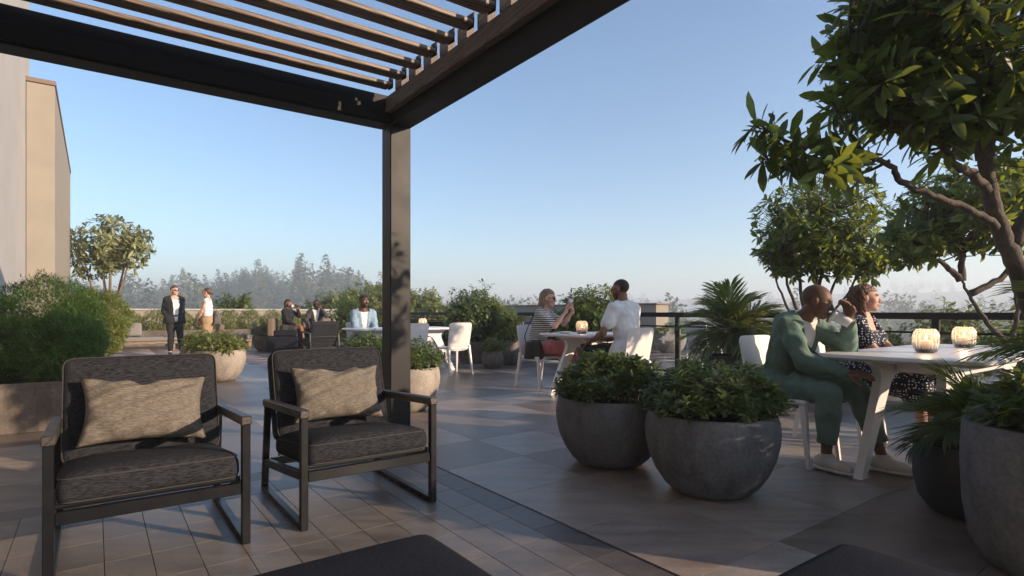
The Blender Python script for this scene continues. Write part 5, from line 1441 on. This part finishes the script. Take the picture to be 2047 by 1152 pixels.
def person(label, loc, rz, scale, J, g, skin, head, hands, res=.012, group=None, hr=None):
    """one continuous body with head and hands; returns (root, frames)"""
    t = empty("person", loc, rz, label, "person", group); t.scale = (scale, scale, scale)
    tp, M, x, fw = torso_prims(J, g, -.006); HM = head['R']; hc = J['neck']+head['off']
    pr = tp+[('c', J['neck']-J['up']*.02, hc+HM@V3(0,-.018,-.055), .056 if g == 'm' else .046, .052 if g == 'm' else .043)]
    for s in 'RL': pr += arm_prims(J, s, g, -.003)+leg_prims(J, s, g, -.004)+[('c', J['an'+s]-J.get('footup'+s, V3(0,0,1))*.02, J['an'+s]+(J['toe'+s]-J['an'+s])*.5-J.get('footup'+s, V3(0,0,1))*.018, .030, .022)]
    V, Q = sdf_mesh(pr, res, .03); V = relax(V, Q, 1); Vs = [V]; Qs = [Q]; cs = [np.tile(np.array(skin, float), (len(V), 1))]; off = len(V)
    v, q = sdf_mesh(head_prims(g), hr or max(.0045, res*.5), .022); v = relax(v, q, 1, .4); c = paint_head(v, skin, g, head.get('beard', 0), head.get('scalp'), head.get('brow', (.02,.014,.012)), head.get('lip'))
    Vs.append(v@HM.T+hc); Qs.append(q+off); cs.append(c); off += len(v)
    for s, hd in hands.items():
        v, q = sdf_mesh(hand_prims(J['wr'+s], *hd), max(.0042, res*.42), .010); Vs.append(v); Qs.append(q+off); cs.append(np.tile(np.array(skin, float), (len(v), 1))); off += len(v)
    V = np.concatenate(Vs); Q = np.concatenate(Qs); C = np.concatenate(cs); me = fast_mesh("body", V, [Q], True, None, np.concatenate([C, np.ones((len(C), 1))], 1))
    link("body", me, "skin", t)
    def hp(p): return HM@np.asarray(p, float)+hc
    return t, dict(M=M, x=x, fw=fw, hp=hp, HM=HM, hc=hc, J=J, g=g, res=res, P=J['P'], up=J['up'])
def tcoord(F):
    P, x_, f_, u_ = F['P'], F['x'], F['fw'], F['up']
    def c(x, y, z): return ((x-P[0])*x_[0]+(y-P[1])*x_[1]+(z-P[2])*x_[2], (x-P[0])*f_[0]+(y-P[1])*f_[1]+(z-P[2])*f_[2], (x-P[0])*u_[0]+(y-P[1])*u_[1]+(z-P[2])*u_[2])
    return c
def top_garment(t, F, name, mat, d=.012, sleeve=1.0, vcut=None, hem=-.10, neck=.50, amp=.0035, seed=1, arms='RL', flare=.0, thin=None):
    J, g = F['J'], F['g']; pr, *_ = torso_prims(J, g, d)
    if hem < -.12: pr += [('c', J['hipL']+F['up']*hem*.35, J['hipR']+F['up']*hem*.35, .118+d+flare, .118+d+flare)]
    for s in arms:
        if sleeve > .55: pr += arm_prims(J, s, g, d*.5+.004, (sleeve-.5)*2)
        elif sleeve > 0:
            e2_ = J['sh'+s]+(J['el'+s]-J['sh'+s])*min(1, sleeve*2); k = 1 if g == 'm' else .84; pr += [('c', J['sh'+s], e2_, .058*k+d, .054*k+d+.003)]
    tc = tcoord(F); cuts = []
    def lower(x, y, z): return hem-tc(x, y, z)[2]
    def collar(x, y, z):
        a, b, c = tc(x, y, z); return np.minimum(c-neck+.10*np.clip(b, -.1, .2)*0+b*.45, .095-np.abs(a))
    cuts += [lower, collar]
    if vcut:
        z0, z1, w1 = vcut
        def vc(x, y, z):
            a, b, c = tc(x, y, z); w = w1*np.clip((c-z0)/(z1-z0), -1, 1.3); return np.minimum(b-.0, (w-np.abs(a)))
        cuts.append(vc)
    return add_sdf(name, pr, mat, t, F['res'], .03, cuts, folds(amp, seed))
def trousers(t, F, mat, upto=.9, d=.014, amp=.004, seed=3, top=.10, wide=0.0):
    J, g = F['J'], F['g']; pr = [('c', J['hipL'], J['hipR'], .112+d, .112+d), ('e', J['P']+F['up']*.07, (.145+d, .108+d, .09), F['M'])]
    for s in 'RL':
        lp = leg_prims(J, s, g, d, upto)
        if wide: lp = [('c', p[1], p[2], p[3]+wide*(.3 if i < 2 else .8), p[4]+wide*(.5 if i < 2 else 1.0)) for i, p in enumerate(lp)]
        pr += lp
    tc = tcoord(F); cuts = [lambda x, y, z: np.minimum(tc(x, y, z)[2]-top, .13-tc(x, y, z)[1])]
    for s in 'RL':   # square hem
        kn, an = J['kn'+s], J['an'+s]; u = unit(an-kn); e = kn+(an-kn)*upto; q = float(e@u)
        def hemc(x, y, z, u=u, q=q, e=e): return np.where((x-e[0])**2+(y-e[1])**2+(z-e[2])**2 < .14**2, (x*u[0]+y*u[1]+z*u[2])-q, -1)
        cuts.append(hemc)
    return add_sdf("trousers", pr, mat, t, F['res'], .025, cuts, folds(amp, seed, .8))
def hair_sdf(t, F, mat, pr, cuts=(), amp=.003, res=None, name="hair", k=.02, f=3):
    V, Q = sdf_mesh(pr, res or max(.0055, F['res']*.6), k, cuts, (lambda x, y, z: amp*(np.sin(120*x+20*np.sin(30*z))*.6+np.sin(90*y+15*np.sin(40*z+10*x))*.6)) if amp else None)
    V = relax(V, Q, 1, .3)@F['HM'].T+F['hc']; return link(name, fast_mesh(name, V, [Q], True), mat, t)
CAP = [('e', V3(0,-.014,.036), (.0815,.101,.091), None)]
def cap_cut(front=.050, back=-.060, ear=.03):
    """keeps crown and back of the head: hairline slopes from forehead to behind the ear"""
    def g(x, y, z):
        line = np.where(y > .02, front-.05*(y-.02)/.08*0, np.where(y > -.02, ear+(front-ear)*(y+.02)/.04, np.maximum(back, ear-(ear-back)*np.clip((-.02-y)/.035, 0, 1))))
        return line-z
    return g
def glasses(t, F, dark=True, name="sunglasses"):
    mb = MB(); r_ = .0225 if dark else .020
    hp = F['hp']; root = None
    for s in (-1, 1):
        pts = [hp((s*.031+r_*1.12*math.copysign(abs(math.cos(a))**.8, math.cos(a)), .0985-.010*abs(s*.031+r_*math.cos(a))/.05, -.001+r_*.82*math.sin(a))) for a in np.linspace(0, 2*math.pi, 17)[:-1]]
        mb.tube([tuple(p) for p in pts]+[tuple(pts[0])], .0016 if not dark else .0026, 5, False)
        mb.tube([tuple(hp((s*.054, .090, .003))), tuple(hp((s*.076, .04, .006))), tuple(hp((s*.079, -.005, .006)))], .0016 if not dark else .0024, 5)
    mb.tube([tuple(hp((-.009, .101, .002))), tuple(hp((.009, .101, .002)))], .0016, 5)
    root = mb.obj(name, "lens_dark" if dark else "frame_metal", t, True)
    for s in (-1, 1):
        ml = MB(); pts = [tuple(hp((s*.031+r_*1.1*math.cos(a), .0985-.010*abs(s*.031+r_*math.cos(a))/.05, -.001+r_*.8*math.sin(a)))) for a in np.linspace(0, 2*math.pi, 15)[:-1]]
        ml.add(pts, [tuple(range(14))]); ml.obj("lens", "lens_dark" if dark else "sheet_glass", root)
    return root
def front_strip(t, F, Vg, pts, w, mat, name, lift=.004):
    """a flat strip laid on the garment front along (x, z) points of the torso frame"""
    P, x_, f_, u_ = F['P'], F['x'], F['fw'], F['up']; L = np.stack([(Vg-P)@x_, (Vg-P)@f_, (Vg-P)@u_], 1); L = L[L[:, 1] > 0]; V = []; Fc = []
    for i, (x, z, ww) in enumerate(pts):
        for s in (-1, 1):
            px = x+s*ww/2; d2 = (L[:, 0]-px)**2+(L[:, 2]-z)**2; j = np.argsort(d2)[:5]; yy = L[j, 1].max()+lift; V.append(P+x_*px+f_*yy+u_*z)
        for s in (-1, 1): V.append(V[-2 if s < 0 else -2]-f_*.006)
    for i in range(len(pts)-1):
        a = i*4; b = a+4; Fc += [(a, a+1, b+1, b), (a+2, b+2, b+3, a+3), (a, b, b+2, a+2), (a+1, a+3, b+3, b+1)]
    mb = MB(); mb.add(V, Fc); return mb.obj(name, mat, t)
def az(deg): return math.radians(deg-90)
DARK = (.165,.080,.050); DEEP = (.105,.050,.032); TAN = (.24,.115,.065); FAIR = (.52,.31,.225); PALE = (.58,.36,.27)

# ---------------------------------------------------------------- man in the green suit
J = seated(.34, fem=False, py=-.08); J['neck'] = J['neck']+V3(0,.01,-.01)
J['knR'] = V3(.13,.36,.525); J['anR'] = V3(.12,.335,.10); J['toeR'] = V3(.13,.52,.035); J['knL'] = V3(-.15,.40,.525); J['anL'] = V3(-.17,.55,.10); J['toeL'] = V3(-.19,.73,.035)
J['elR'], J['wrR'] = ik(J['shR'], V3(.10,.46,.665), .29, .27, V3(.35,-.55,-.6)); J['elL'], J['wrL'] = ik(J['shL'], V3(-.115,.365,1.03), .29, .26, V3(-.35,.5,-.8))
H = dict(R=rotm(.48, .28), off=V3(0,.10,.118), scalp=(.035,.020,.016,.35), brow=(.02,.012,.01))
t, F = person("bald man in a green suit and glasses drinking at the right table", G(2.17, 4.13), az(-58), 1.0, J, 'm', DARK, H,
              {'R': (V3(-.15,1,.02), V3(-.5,0,-.85), -1, .30), 'L': (V3(.25,-.05,1), V3(.95,-.25,0), 1, .62)}, .0085)
o, Vj = top_garment(t, F, "jacket", "green_suit", .026, .95, (.14, .50, .105), -.17, .515, .006, 1, flare=.030)
for s in (-1, 1):
    front_strip(t, F, Vj, [(s*.012, .165, .012), (s*.045, .26, .055), (s*.075, .36, .085), (s*.095, .43, .07), (s*.080, .49, .04)], 0, "green_suit", "lapel", .005)
front_strip(t, F, Vj, [(.115, .03, .002), (.118, .032, .10)][::1]+[(.118, .065, .10)], 0, "green_suit", "pocket_flap", .006)
mb = MB(); 
q = F['P']+F['fw']*.165+F['up']*.11; mb.tube([tuple(q), tuple(q+F['fw']*.008)], .009, 10); mb.obj("button", "shoe_black", t)
top_garment(t, F, "shirt", "cream_tee", .008, 0, None, .0, .53, .001)
trousers(t, F, "green_suit", .80, .013, .006, 4, wide=.010)
for s in 'RL': shoe(J, s, "sneaker_beige", t, .0075)
glasses(t, F, False, "spectacles")
pts = []
for k in range(15):
    a_ = 2*math.pi*k/14; e = unit(J['wrL']-J['elL']); x1 = unit(np.cross(e, V3(0,1,0))); y1 = np.cross(e, x1); pts.append(tuple(J['wrL']-e*.01+(x1*math.cos(a_)+y1*math.sin(a_))*.031))
mb = MB(); mb.tube(pts, .0055, 6, False); mb.obj("bracelet", "bead", t)
GM = t; mouth = F['hp']((0,.115,-.06)); cupdir = unit(F['HM']@V3(0,1,-.28))
def cup(p0, d, L, r0, r1, name, label, mat="paper_cup", root=None, lid=True):
    M = Vector(d).to_track_quat('Z', 'Y').to_matrix().to_4x4(); o = empty(name, (0,0,0), 0, label, "cup")
    mb = MB(); mb.lathe([(0,.002), (r0*.9,0), (r0,.004), (r1,L-.004), (r1*.98,L), (0,L)] if lid else [(0,0), (r0*.6,0), (r0,.012), (r1,L), (r1-.004,L), (r0-.004,.015), (0,.008)], 28); mb.obj("cup_body", mat, o, True)
    if lid: mb = MB(); mb.lathe([(r0*1.07,.012), (r0*1.08,.004), (r0*1.06,-.006), (r0*.8,-.010), (0,-.008)], 28); mb.obj("lid", "ceramic", o, True)
    else: mb = MB(); mb.tube([(r1*.9,0,L*.8), (r1*1.5,0,L*.7), (r1*1.5,0,L*.4), (r0*.95,0,L*.3)], .004, 6); mb.obj("handle", mat, o, True)
    o.matrix_world = root.matrix_basis @ (Matrix.Translation(Vector(p0)) @ M); return o
bpy.context.view_layer.update()
cup(mouth+cupdir*.012, cupdir, .115, .040, .032, "paper_cup", "white takeaway cup at the lips of the man in green", root=GM)

# ---------------------------------------------------------------- woman in the polka dot dress
J = seated(.06, fem=True, py=-.08); J['knR'] = V3(.07,.36,.515); J['anR'] = V3(.06,.40,.105); J['toeR'] = V3(.07,.56,.04); J['knL'] = V3(-.10,.37,.50); J['anL'] = V3(-.11,.46,.075); J['toeL'] = V3(-.12,.62,.03)
J['elR'], J['wrR'] = ik(J['shR'], V3(.09,.27,.62), .27, .25, V3(.5,-.6,-.4)); J['elL'], J['wrL'] = ik(J['shL'], V3(-.05,.30,.62), .27, .25, V3(-.5,-.6,-.4))
H = dict(R=rotm(.36, -.02), off=V3(0,.02,.155), lip=(.55,.06,.07))
t, F = person("woman with curly brown hair in a navy polka dot dress at the right table", G(2.06, 5.20), az(-48), .97, J, 'f', FAIR, H, {'R': (V3(-.3,1,-.05), V3(-.2,0,-1), -1, .25), 'L': (V3(.3,1,-.05), V3(.2,0,-1), 1, .25)}, .0095)
o, Vj = top_garment(t, F, "dress_top", "dot_dress", .012, .30, None, -.10, .44, .002, 2)
pr = [('c', J['hipL'], J['hipR'], .135, .135), ('c', J['P']+V3(0,.1,-.01), V3(.0,.30,.51), .125, .115), ('c', J['hipR'], J['knR']+V3(.02,.02,0), .125, .095), ('c', J['hipL'], J['knL']+V3(-.02,.02,0), .125, .095), ('c', V3(.05,.33,.48), V3(.06,.36,.36), .09, .095), ('c', V3(-.08,.34,.47), V3(-.10,.37,.34), .09, .095)]
add_sdf("skirt", pr, "dot_dress", t, .010, .05, [lambda x, y, z: .33+.03*np.sin(20*x)-z], folds(.005, 4, .7))
mb = MB(); rc = np.random.RandomState(9)
for k in range(150):
    d = unit(rc.normal(size=3)); d[1] = -abs(d[1])*.9+.15
    if d[1] > .05 and d[2] < .5: d[1] *= -1
    d = unit(d); p = V3(0,-.014,.035)+d*V3(.080,.098,.090); L = rc.uniform(.12, .30) if d[2] < .45 else rc.uniform(.08, .18); pts = []; ph = rc.uniform(0, 6); outd = unit(V3(d[0], d[1]*.8, 0)+1e-4)
    for i in range(22):
        q = i/21; c0 = p+outd*(.035*math.sin(min(1, q*2)*1.57))+V3(0,0,-L*q**1.2)+V3(0,0,.02*math.sin(q*3))
        a_ = ph+q*L*75; w = .011*min(1, q*4); pts.append(tuple(F['hp'](c0+V3(math.cos(a_)*w, math.sin(a_)*w, 0))))
    mb.tube(pts, [.0055*(1-.5*i/21) for i in range(22)], 5, False)
ho = mb.obj("hair", "hair_auburn", t, True)
hair_sdf(t, F, "hair_auburn", CAP+[('c', V3(0,-.06,0), V3(0,-.075,-.12), .075, .05)], [cap_cut(.055, -.20, .0)], .005, name="hair_base")
for s in 'RL': shoe(J, s, "shoe_white", t, .008, 'flat', "shoe_white")

# ---------------------------------------------------------------- woman in the striped top
J = seated(.22, fem=True, py=-.06, seat=.45); J['knR'] = V3(.05,.38,.56); J['anR'] = V3(.0,.52,.20); J['toeR'] = V3(-.02,.66,.10); J['footupR'] = unit(V3(0,.45,.9)); J['knL'] = V3(-.06,.40,.50); J['anL'] = V3(-.08,.36,.085); J['toeL'] = V3(-.10,.53,.035)
J['elR'], J['wrR'] = ik(J['shR'], V3(.045,.37,1.02), .27, .25, V3(.35,.35,-1)); J['elL'], J['wrL'] = ik(J['shL'], V3(-.07,.42,1.02), .27, .25, V3(-.35,.45,-1))
H = dict(R=rotm(.10, .12), off=V3(0,.055,.15), lip=(.45,.12,.11))
t, F = person("woman in a striped top and rose trousers with sunglasses at the middle table", G(6.22, 5.06), az(-24), 1.06, J, 'f', PALE, H, {'R': (V3(-.35,.15,1), V3(-.7,.7,0), -1, .55), 'L': (V3(.35,-.05,1), V3(.6,-.8,.2), 1, .5)}, .012)
top_garment(t, F, "striped_top", "stripe_tee", .012, .36, None, -.06, .50, .003, 5)
trousers(t, F, "rose_trousers", .70, .016, .005, 6, .07, .012)
for s in 'RL': shoe(J, s, "shoe_white", t, .010, 'free' if s == 'R' else 'sneaker', "sole_pale")
glasses(t, F, True)
hair_sdf(t, F, "hair_fair", CAP+[('c', V3(.05,-.05,.02), V3(.075,-.040,-.27), .042, .024), ('c', V3(-.05,-.05,.02), V3(-.07,-.045,-.27), .042, .024), ('c', V3(0,-.07,.02), V3(0,-.085,-.30), .055, .045)], [cap_cut(.058, -.40, .0)], .003)
bpy.context.view_layer.update(); SW = t
cup(V3(-.01,.40,1.115), unit(V3(0,.35,1)), .065, .022, .034, "coffee_cup", "small white cup raised in both hands by the striped woman", "ceramic", SW, False)
def bag(name, label, w, d, h, mat, root, M, strap):
    o = empty(name, (0,0,0), 0, label, "bag"); 
    def fb(p): k = .5-p.z/h; return Vector((p.x*(.86+.22*k), p.y*(.6+.7*k)+.01*math.sin(p.x*30), p.z+.012*math.sin(p.x*14)*(p.z > 0)))
    rbox_obj("bag_body", (w, d, h), min(w, d, h)*.3, mat, o, (0,0,0), 10, fb); mb = MB(); mb.tube([tuple(p) for p in curve_pts(strap, 5)], .007, 6); mb.obj("strap", mat, o, True)
    o.matrix_world = root.matrix_basis @ M; return o
bag("shoulder_bag", "black cross-body bag hanging at the striped woman's hip", .27, .10, .24, "black_leather", SW, Matrix.Translation((.20,-.02,.52)) @ Matrix.Rotation(1.35, 4, 'Z') @ Matrix.Rotation(.12, 4, 'X'), [(-.12,0,.10), (-.15,.05,.20), (-.02,.12,.46), (.10,.20,.50)])

# ---------------------------------------------------------------- man in the white shirt, seen from behind
J = seated(.14, fem=False, py=-.02, seat=.47); J['knR'] = V3(.13,.42,.525); J['knL'] = V3(-.20,.40,.535); J['anL'] = V3(-.22,.42,.085); J['toeL'] = V3(-.26,.58,.035)
J['elR'], J['wrR'] = ik(J['shR'], V3(.10,.36,.66), .29, .26, V3(.6,-.5,-.5)); J['elL'], J['wrL'] = ik(J['shL'], V3(-.22,.30,.66), .30, .26, V3(-.6,-.5,-.5))
H = dict(R=rotm(.30, .10), off=V3(0,.045,.165), scalp=(.014,.010,.009,.92), beard=.8)
t, F = person("man in a white t-shirt seen from behind at the middle table", G(4.73, 5.19), FACE_AWAY, 1.09, J, 'm', TAN, H, {'R': (V3(-.3,1,-.1), V3(0,0,-1), -1, .4), 'L': (V3(.2,1,-.2), V3(.2,0,-1), 1, .4)}, .0115)
top_garment(t, F, "white_shirt", "white_tee", .018, .30, None, -.15, .52, .0045, 7, flare=.028)
trousers(t, F, "black_trousers", .92, .010, .003, 8)
for s in 'RL': shoe(J, s, "shoe_black", t, .011)
glasses(t, F, True)

# ---------------------------------------------------------------- man in the denim shirt
J = seated(.10, fem=False, py=-.06)
J['elR'], J['wrR'] = ik(J['shR'], V3(.03,.30,.66), .29, .26, V3(.6,-.5,-.4)); J['elL'], J['wrL'] = ik(J['shL'], V3(-.05,.32,.66), .29, .26, V3(-.6,-.5,-.4))
H = dict(R=rotm(.32, 0), off=V3(0,.03,.165), scalp=(.014,.010,.009,.95), beard=.85)
t, F = person("bearded man in a light denim shirt at the table behind the column", G(10.05, 3.98), az(-60), 1.03, J, 'm', DEEP, H, {'R': (V3(-.7,.7,0), V3(0,0,-1), -1, .5), 'L': (V3(.7,.7,0), V3(0,0,-1), 1, .5)}, .0135)
top_garment(t, F, "denim_shirt", "denim_shirt", .022, .80, (-.15, .52, .060), -.16, .52, .004, 9)
top_garment(t, F, "undershirt", "white_tee", .010, 0, None, -.05, .52, .001)
trousers(t, F, "charcoal_trousers", .92, .016, .003, 8)
for s in 'RL': shoe(J, s, "shoe_white", t, .013)

# ---------------------------------------------------------------- man in the dark suit with a phone
J = seated(.16, fem=False, py=-.02, seat=.535); J['anR'][2] = J['anL'][2] = .085
J['elR'], J['wrR'] = ik(J['shR'], V3(.20,.38,.72), .29, .26, V3(.7,-.4,-.5)); J['elL'], J['wrL'] = ik(J['shL'], V3(-.125,.20,1.16), .29, .26, V3(-.5,.5,-.8))
H = dict(R=rotm(-.05, .05), off=V3(0,.035,.165), scalp=(.014,.010,.009,.9), beard=.5)
t, F = person("man in a dark suit and sunglasses with a hand at his ear in the lounge", CS+Vector((-.12,.05,0)), az(-68), 1.0, J, 'm', DEEP, H, {'R': (V3(-.2,.8,-.4), V3(-.4,0,-1), -1, .4), 'L': (V3(.15,-.15,1), V3(.7,-.3,0), 1, .45)}, .015)
o, Vj = top_garment(t, F, "jacket", "dark_suit", .024, .95, (.10, .52, .085), -.15, .52, .003, 11)
top_garment(t, F, "shirt", "white_tee", .012, 0, None, .0, .54, .001)
front_strip(t, F, Vj, [(0, .10, .05), (0, .25, .05), (0, .40, .035), (0, .46, .03)], 0, "blue_tie", "tie", -.004)
trousers(t, F, "dark_suit", .95, .016, .003, 12)
for s in 'RL': shoe(J, s, "shoe_black", t, .014)
glasses(t, F, True)
bpy.context.view_layer.update()
ph = empty("phone", (0,0,0), 0, "small black phone held to the ear of the man in the suit", "phone"); rbox_obj("phone_body", (.008, .07, .14), .003, "phone_black", ph, None, 8); mb = MB(); mb.box((-.0048, 0, 0), (.001, .062, .125), .0003); mb.obj("screen", "lens_dark", ph)
ph.matrix_world = t.matrix_basis @ Matrix.Translation(Vector(F['hp']((-.092,.0,-.015)))) @ Matrix.Rotation(-.3, 4, 'X')

# ---------------------------------------------------------------- woman in black drinking
J = seated(.02, fem=True, py=.02, seat=.535); J['knR'] = V3(.02,.48,.66); J['anR'] = V3(-.02,.56,.26); J['toeR'] = V3(-.02,.66,.13); J['footupR'] = unit(V3(0,.7,.7)); J['knL'] = V3(-.06,.47,.585); J['anL'] = V3(-.06,.46,.13); J['toeL'] = V3(-.07,.59,.04)
J['elR'], J['wrR'] = ik(J['shR'], V3(.06,.34,.72), .27, .25, V3(.5,-.4,-.6)); J['elL'], J['wrL'] = ik(J['shL'], V3(-.10,.27,1.17), .27, .25, V3(-.4,.5,-.8))
H = dict(R=rotm(.05, .0), off=V3(0,.02,.16), lip=(.25,.06,.05))
t, F = person("woman in a black top and grey skirt drinking in the lounge, legs crossed", CW+Vector((.06,.0,0)), az(-18), 1.0, J, 'f', TAN, H, {'R': (V3(-.2,1,0), V3(0,0,-1), -1, .3), 'L': (V3(.4,-.1,1), V3(.9,.2,0), 1, .6)}, .015)
top_garment(t, F, "black_top", "black_knit", .020, .95, None, -.12, .56, .004, 13)
pr = [('c', J['hipL'], J['hipR'], .132, .132), ('c', J['hipR'], J['hipR']*.4+J['knR']*.6, .112, .095), ('c', J['hipL'], J['hipL']*.4+J['knL']*.6, .112, .095)]
add_sdf("skirt", pr, "grey_skirt", t, .014, .05, (), folds(.003, 4, .7))
for s in 'RL': shoe(J, s, "shoe_brown", t, .013, 'free' if s == 'R' else 'flat', "shoe_brown")
hair_sdf(t, F, "hair_dark", CAP+[('c', V3(.055,-.03,.02), V3(.07,-.02,-.15), .040, .030), ('c', V3(-.055,-.03,.02), V3(-.07,-.02,-.15), .040, .030), ('c', V3(0,-.07,.02), V3(0,-.075,-.16), .06, .045)], [cap_cut(.055, -.30, .0)], .003)
bpy.context.view_layer.update()
cup(np.asarray(F['hp']((0,.125,-.10))), unit(V3(0,.15,1)), .07, .028, .040, "coffee_cup", "white cup raised by the woman in black", "ceramic", t, False)

# ---------------------------------------------------------------- standing couple
J = standing(False); J['knR'] = V3(.09,.05,.50); J['anR'] = V3(.10,.02,.085); J['toeR'] = V3(.15,.19,.035); J['knL'] = V3(-.10,.10,.50); J['anL'] = V3(-.12,.16,.085); J['toeL'] = V3(-.20,.31,.035)
J['elR'], J['wrR'] = ik(J['shR'], V3(.165,.07,.95), .28, .25, V3(.25,-1,0)); J['elL'], J['wrL'] = ik(J['shL'], V3(-.165,.07,.95), .28, .25, V3(-.25,-1,0))
H = dict(R=rotm(.30, -.04), off=V3(0,.02,.165), brow=(.12,.07,.04))
SM = Vector((-8.22, 13.85, 0))
t, F = person("man in a black suit with white t-shirt and sunglasses standing at the left", SM, az(-42), .985, J, 'm', PALE, H, {'R': (V3(-.3,.4,-1), V3(-1,0,0), -1, .3), 'L': (V3(.3,.4,-1), V3(1,0,0), 1, .3)}, .015)
top_garment(t, F, "jacket", "black_suit", .034, .95, (-.34, .52, .085), -.13, .52, .003, 15, flare=.01)
top_garment(t, F, "undershirt", "white_tee", .024, 0, None, -.08, .50, .001)
trousers(t, F, "charcoal_trousers", .88, .014, .003, 16, .09)
for s in 'RL': shoe(J, s, "shoe_black", t, .013)
glasses(t, F, True)
hair_sdf(t, F, "hair_brown", CAP+[('e', V3(0,.035,.105), (.055,.05,.028), None)], [cap_cut(.062, -.045, .02)], .003)
J = standing(True); J['elR'], J['wrR'] = ik(J['shR'], V3(.06,.20,.93), .27, .25, V3(.6,-.5,-.2)); J['elL'], J['wrL'] = ik(J['shL'], V3(-.05,.22,.88), .27, .25, V3(-.6,-.5,-.2))
H = dict(R=rotm(-.1, -.02), off=V3(0,.02,.155), brow=(.08,.05,.03))
t, F = person("woman in a white sleeveless top and beige trousers standing at the left", Vector((-7.28, 13.6, 0)), az(192), .955, J, 'f', PALE, H, {'R': (V3(-.4,.4,-.8), V3(-.6,-.5,0), -1, .35), 'L': (V3(.3,.2,-1), V3(.6,-.5,0), 1, .3)}, .015)
top_garment(t, F, "white_top", "white_tee", .010, 0, None, -.02, .43, .002, 17)
trousers(t, F, "beige_trousers", .90, .018, .004, 18, .10, .02)
for s in 'RL': shoe(J, s, "shoe_brown", t, .014, 'flat', "shoe_brown")
hair_sdf(t, F, "hair_brown", CAP+[('e', V3(0,-.105,-.015), (.045,.04,.042), None)], [cap_cut(.058, -.065, .0)], .003)
glasses(t, F, True)
bpy.context.view_layer.update()
bag("tote_bag", "large mottled grey tote bag on the standing woman's shoulder", .34, .15, .34, "camo_bag", t, Matrix.Translation((.13,-.17,.98)) @ Matrix.Rotation(.5, 4, 'Z'), [(-.12,0,.14), (-.10,.08,.30), (-.03,.17,.42), (.02,.16,.42), (.08,.05,.30), (.12,0,.14)])
# ================================================================== AIR
hz = MB(); hz.box((0, 0, 10), (2520, 2520, 62), 1.0)
m, n, o = newmat("haze_air"); vp = n.nodes.new("ShaderNodeVolumePrincipled")
vp.inputs['Color'].default_value = (.88,.94,1,1); vp.inputs['Density'].default_value = .0021; vp.inputs['Anisotropy'].default_value = .2
n.links.new(vp.outputs[0], o.inputs['Volume'])
ho = hz.obj("haze", "haze_air"); setprops(ho, "pale blue haze over the valley", "haze", kind="stuff")
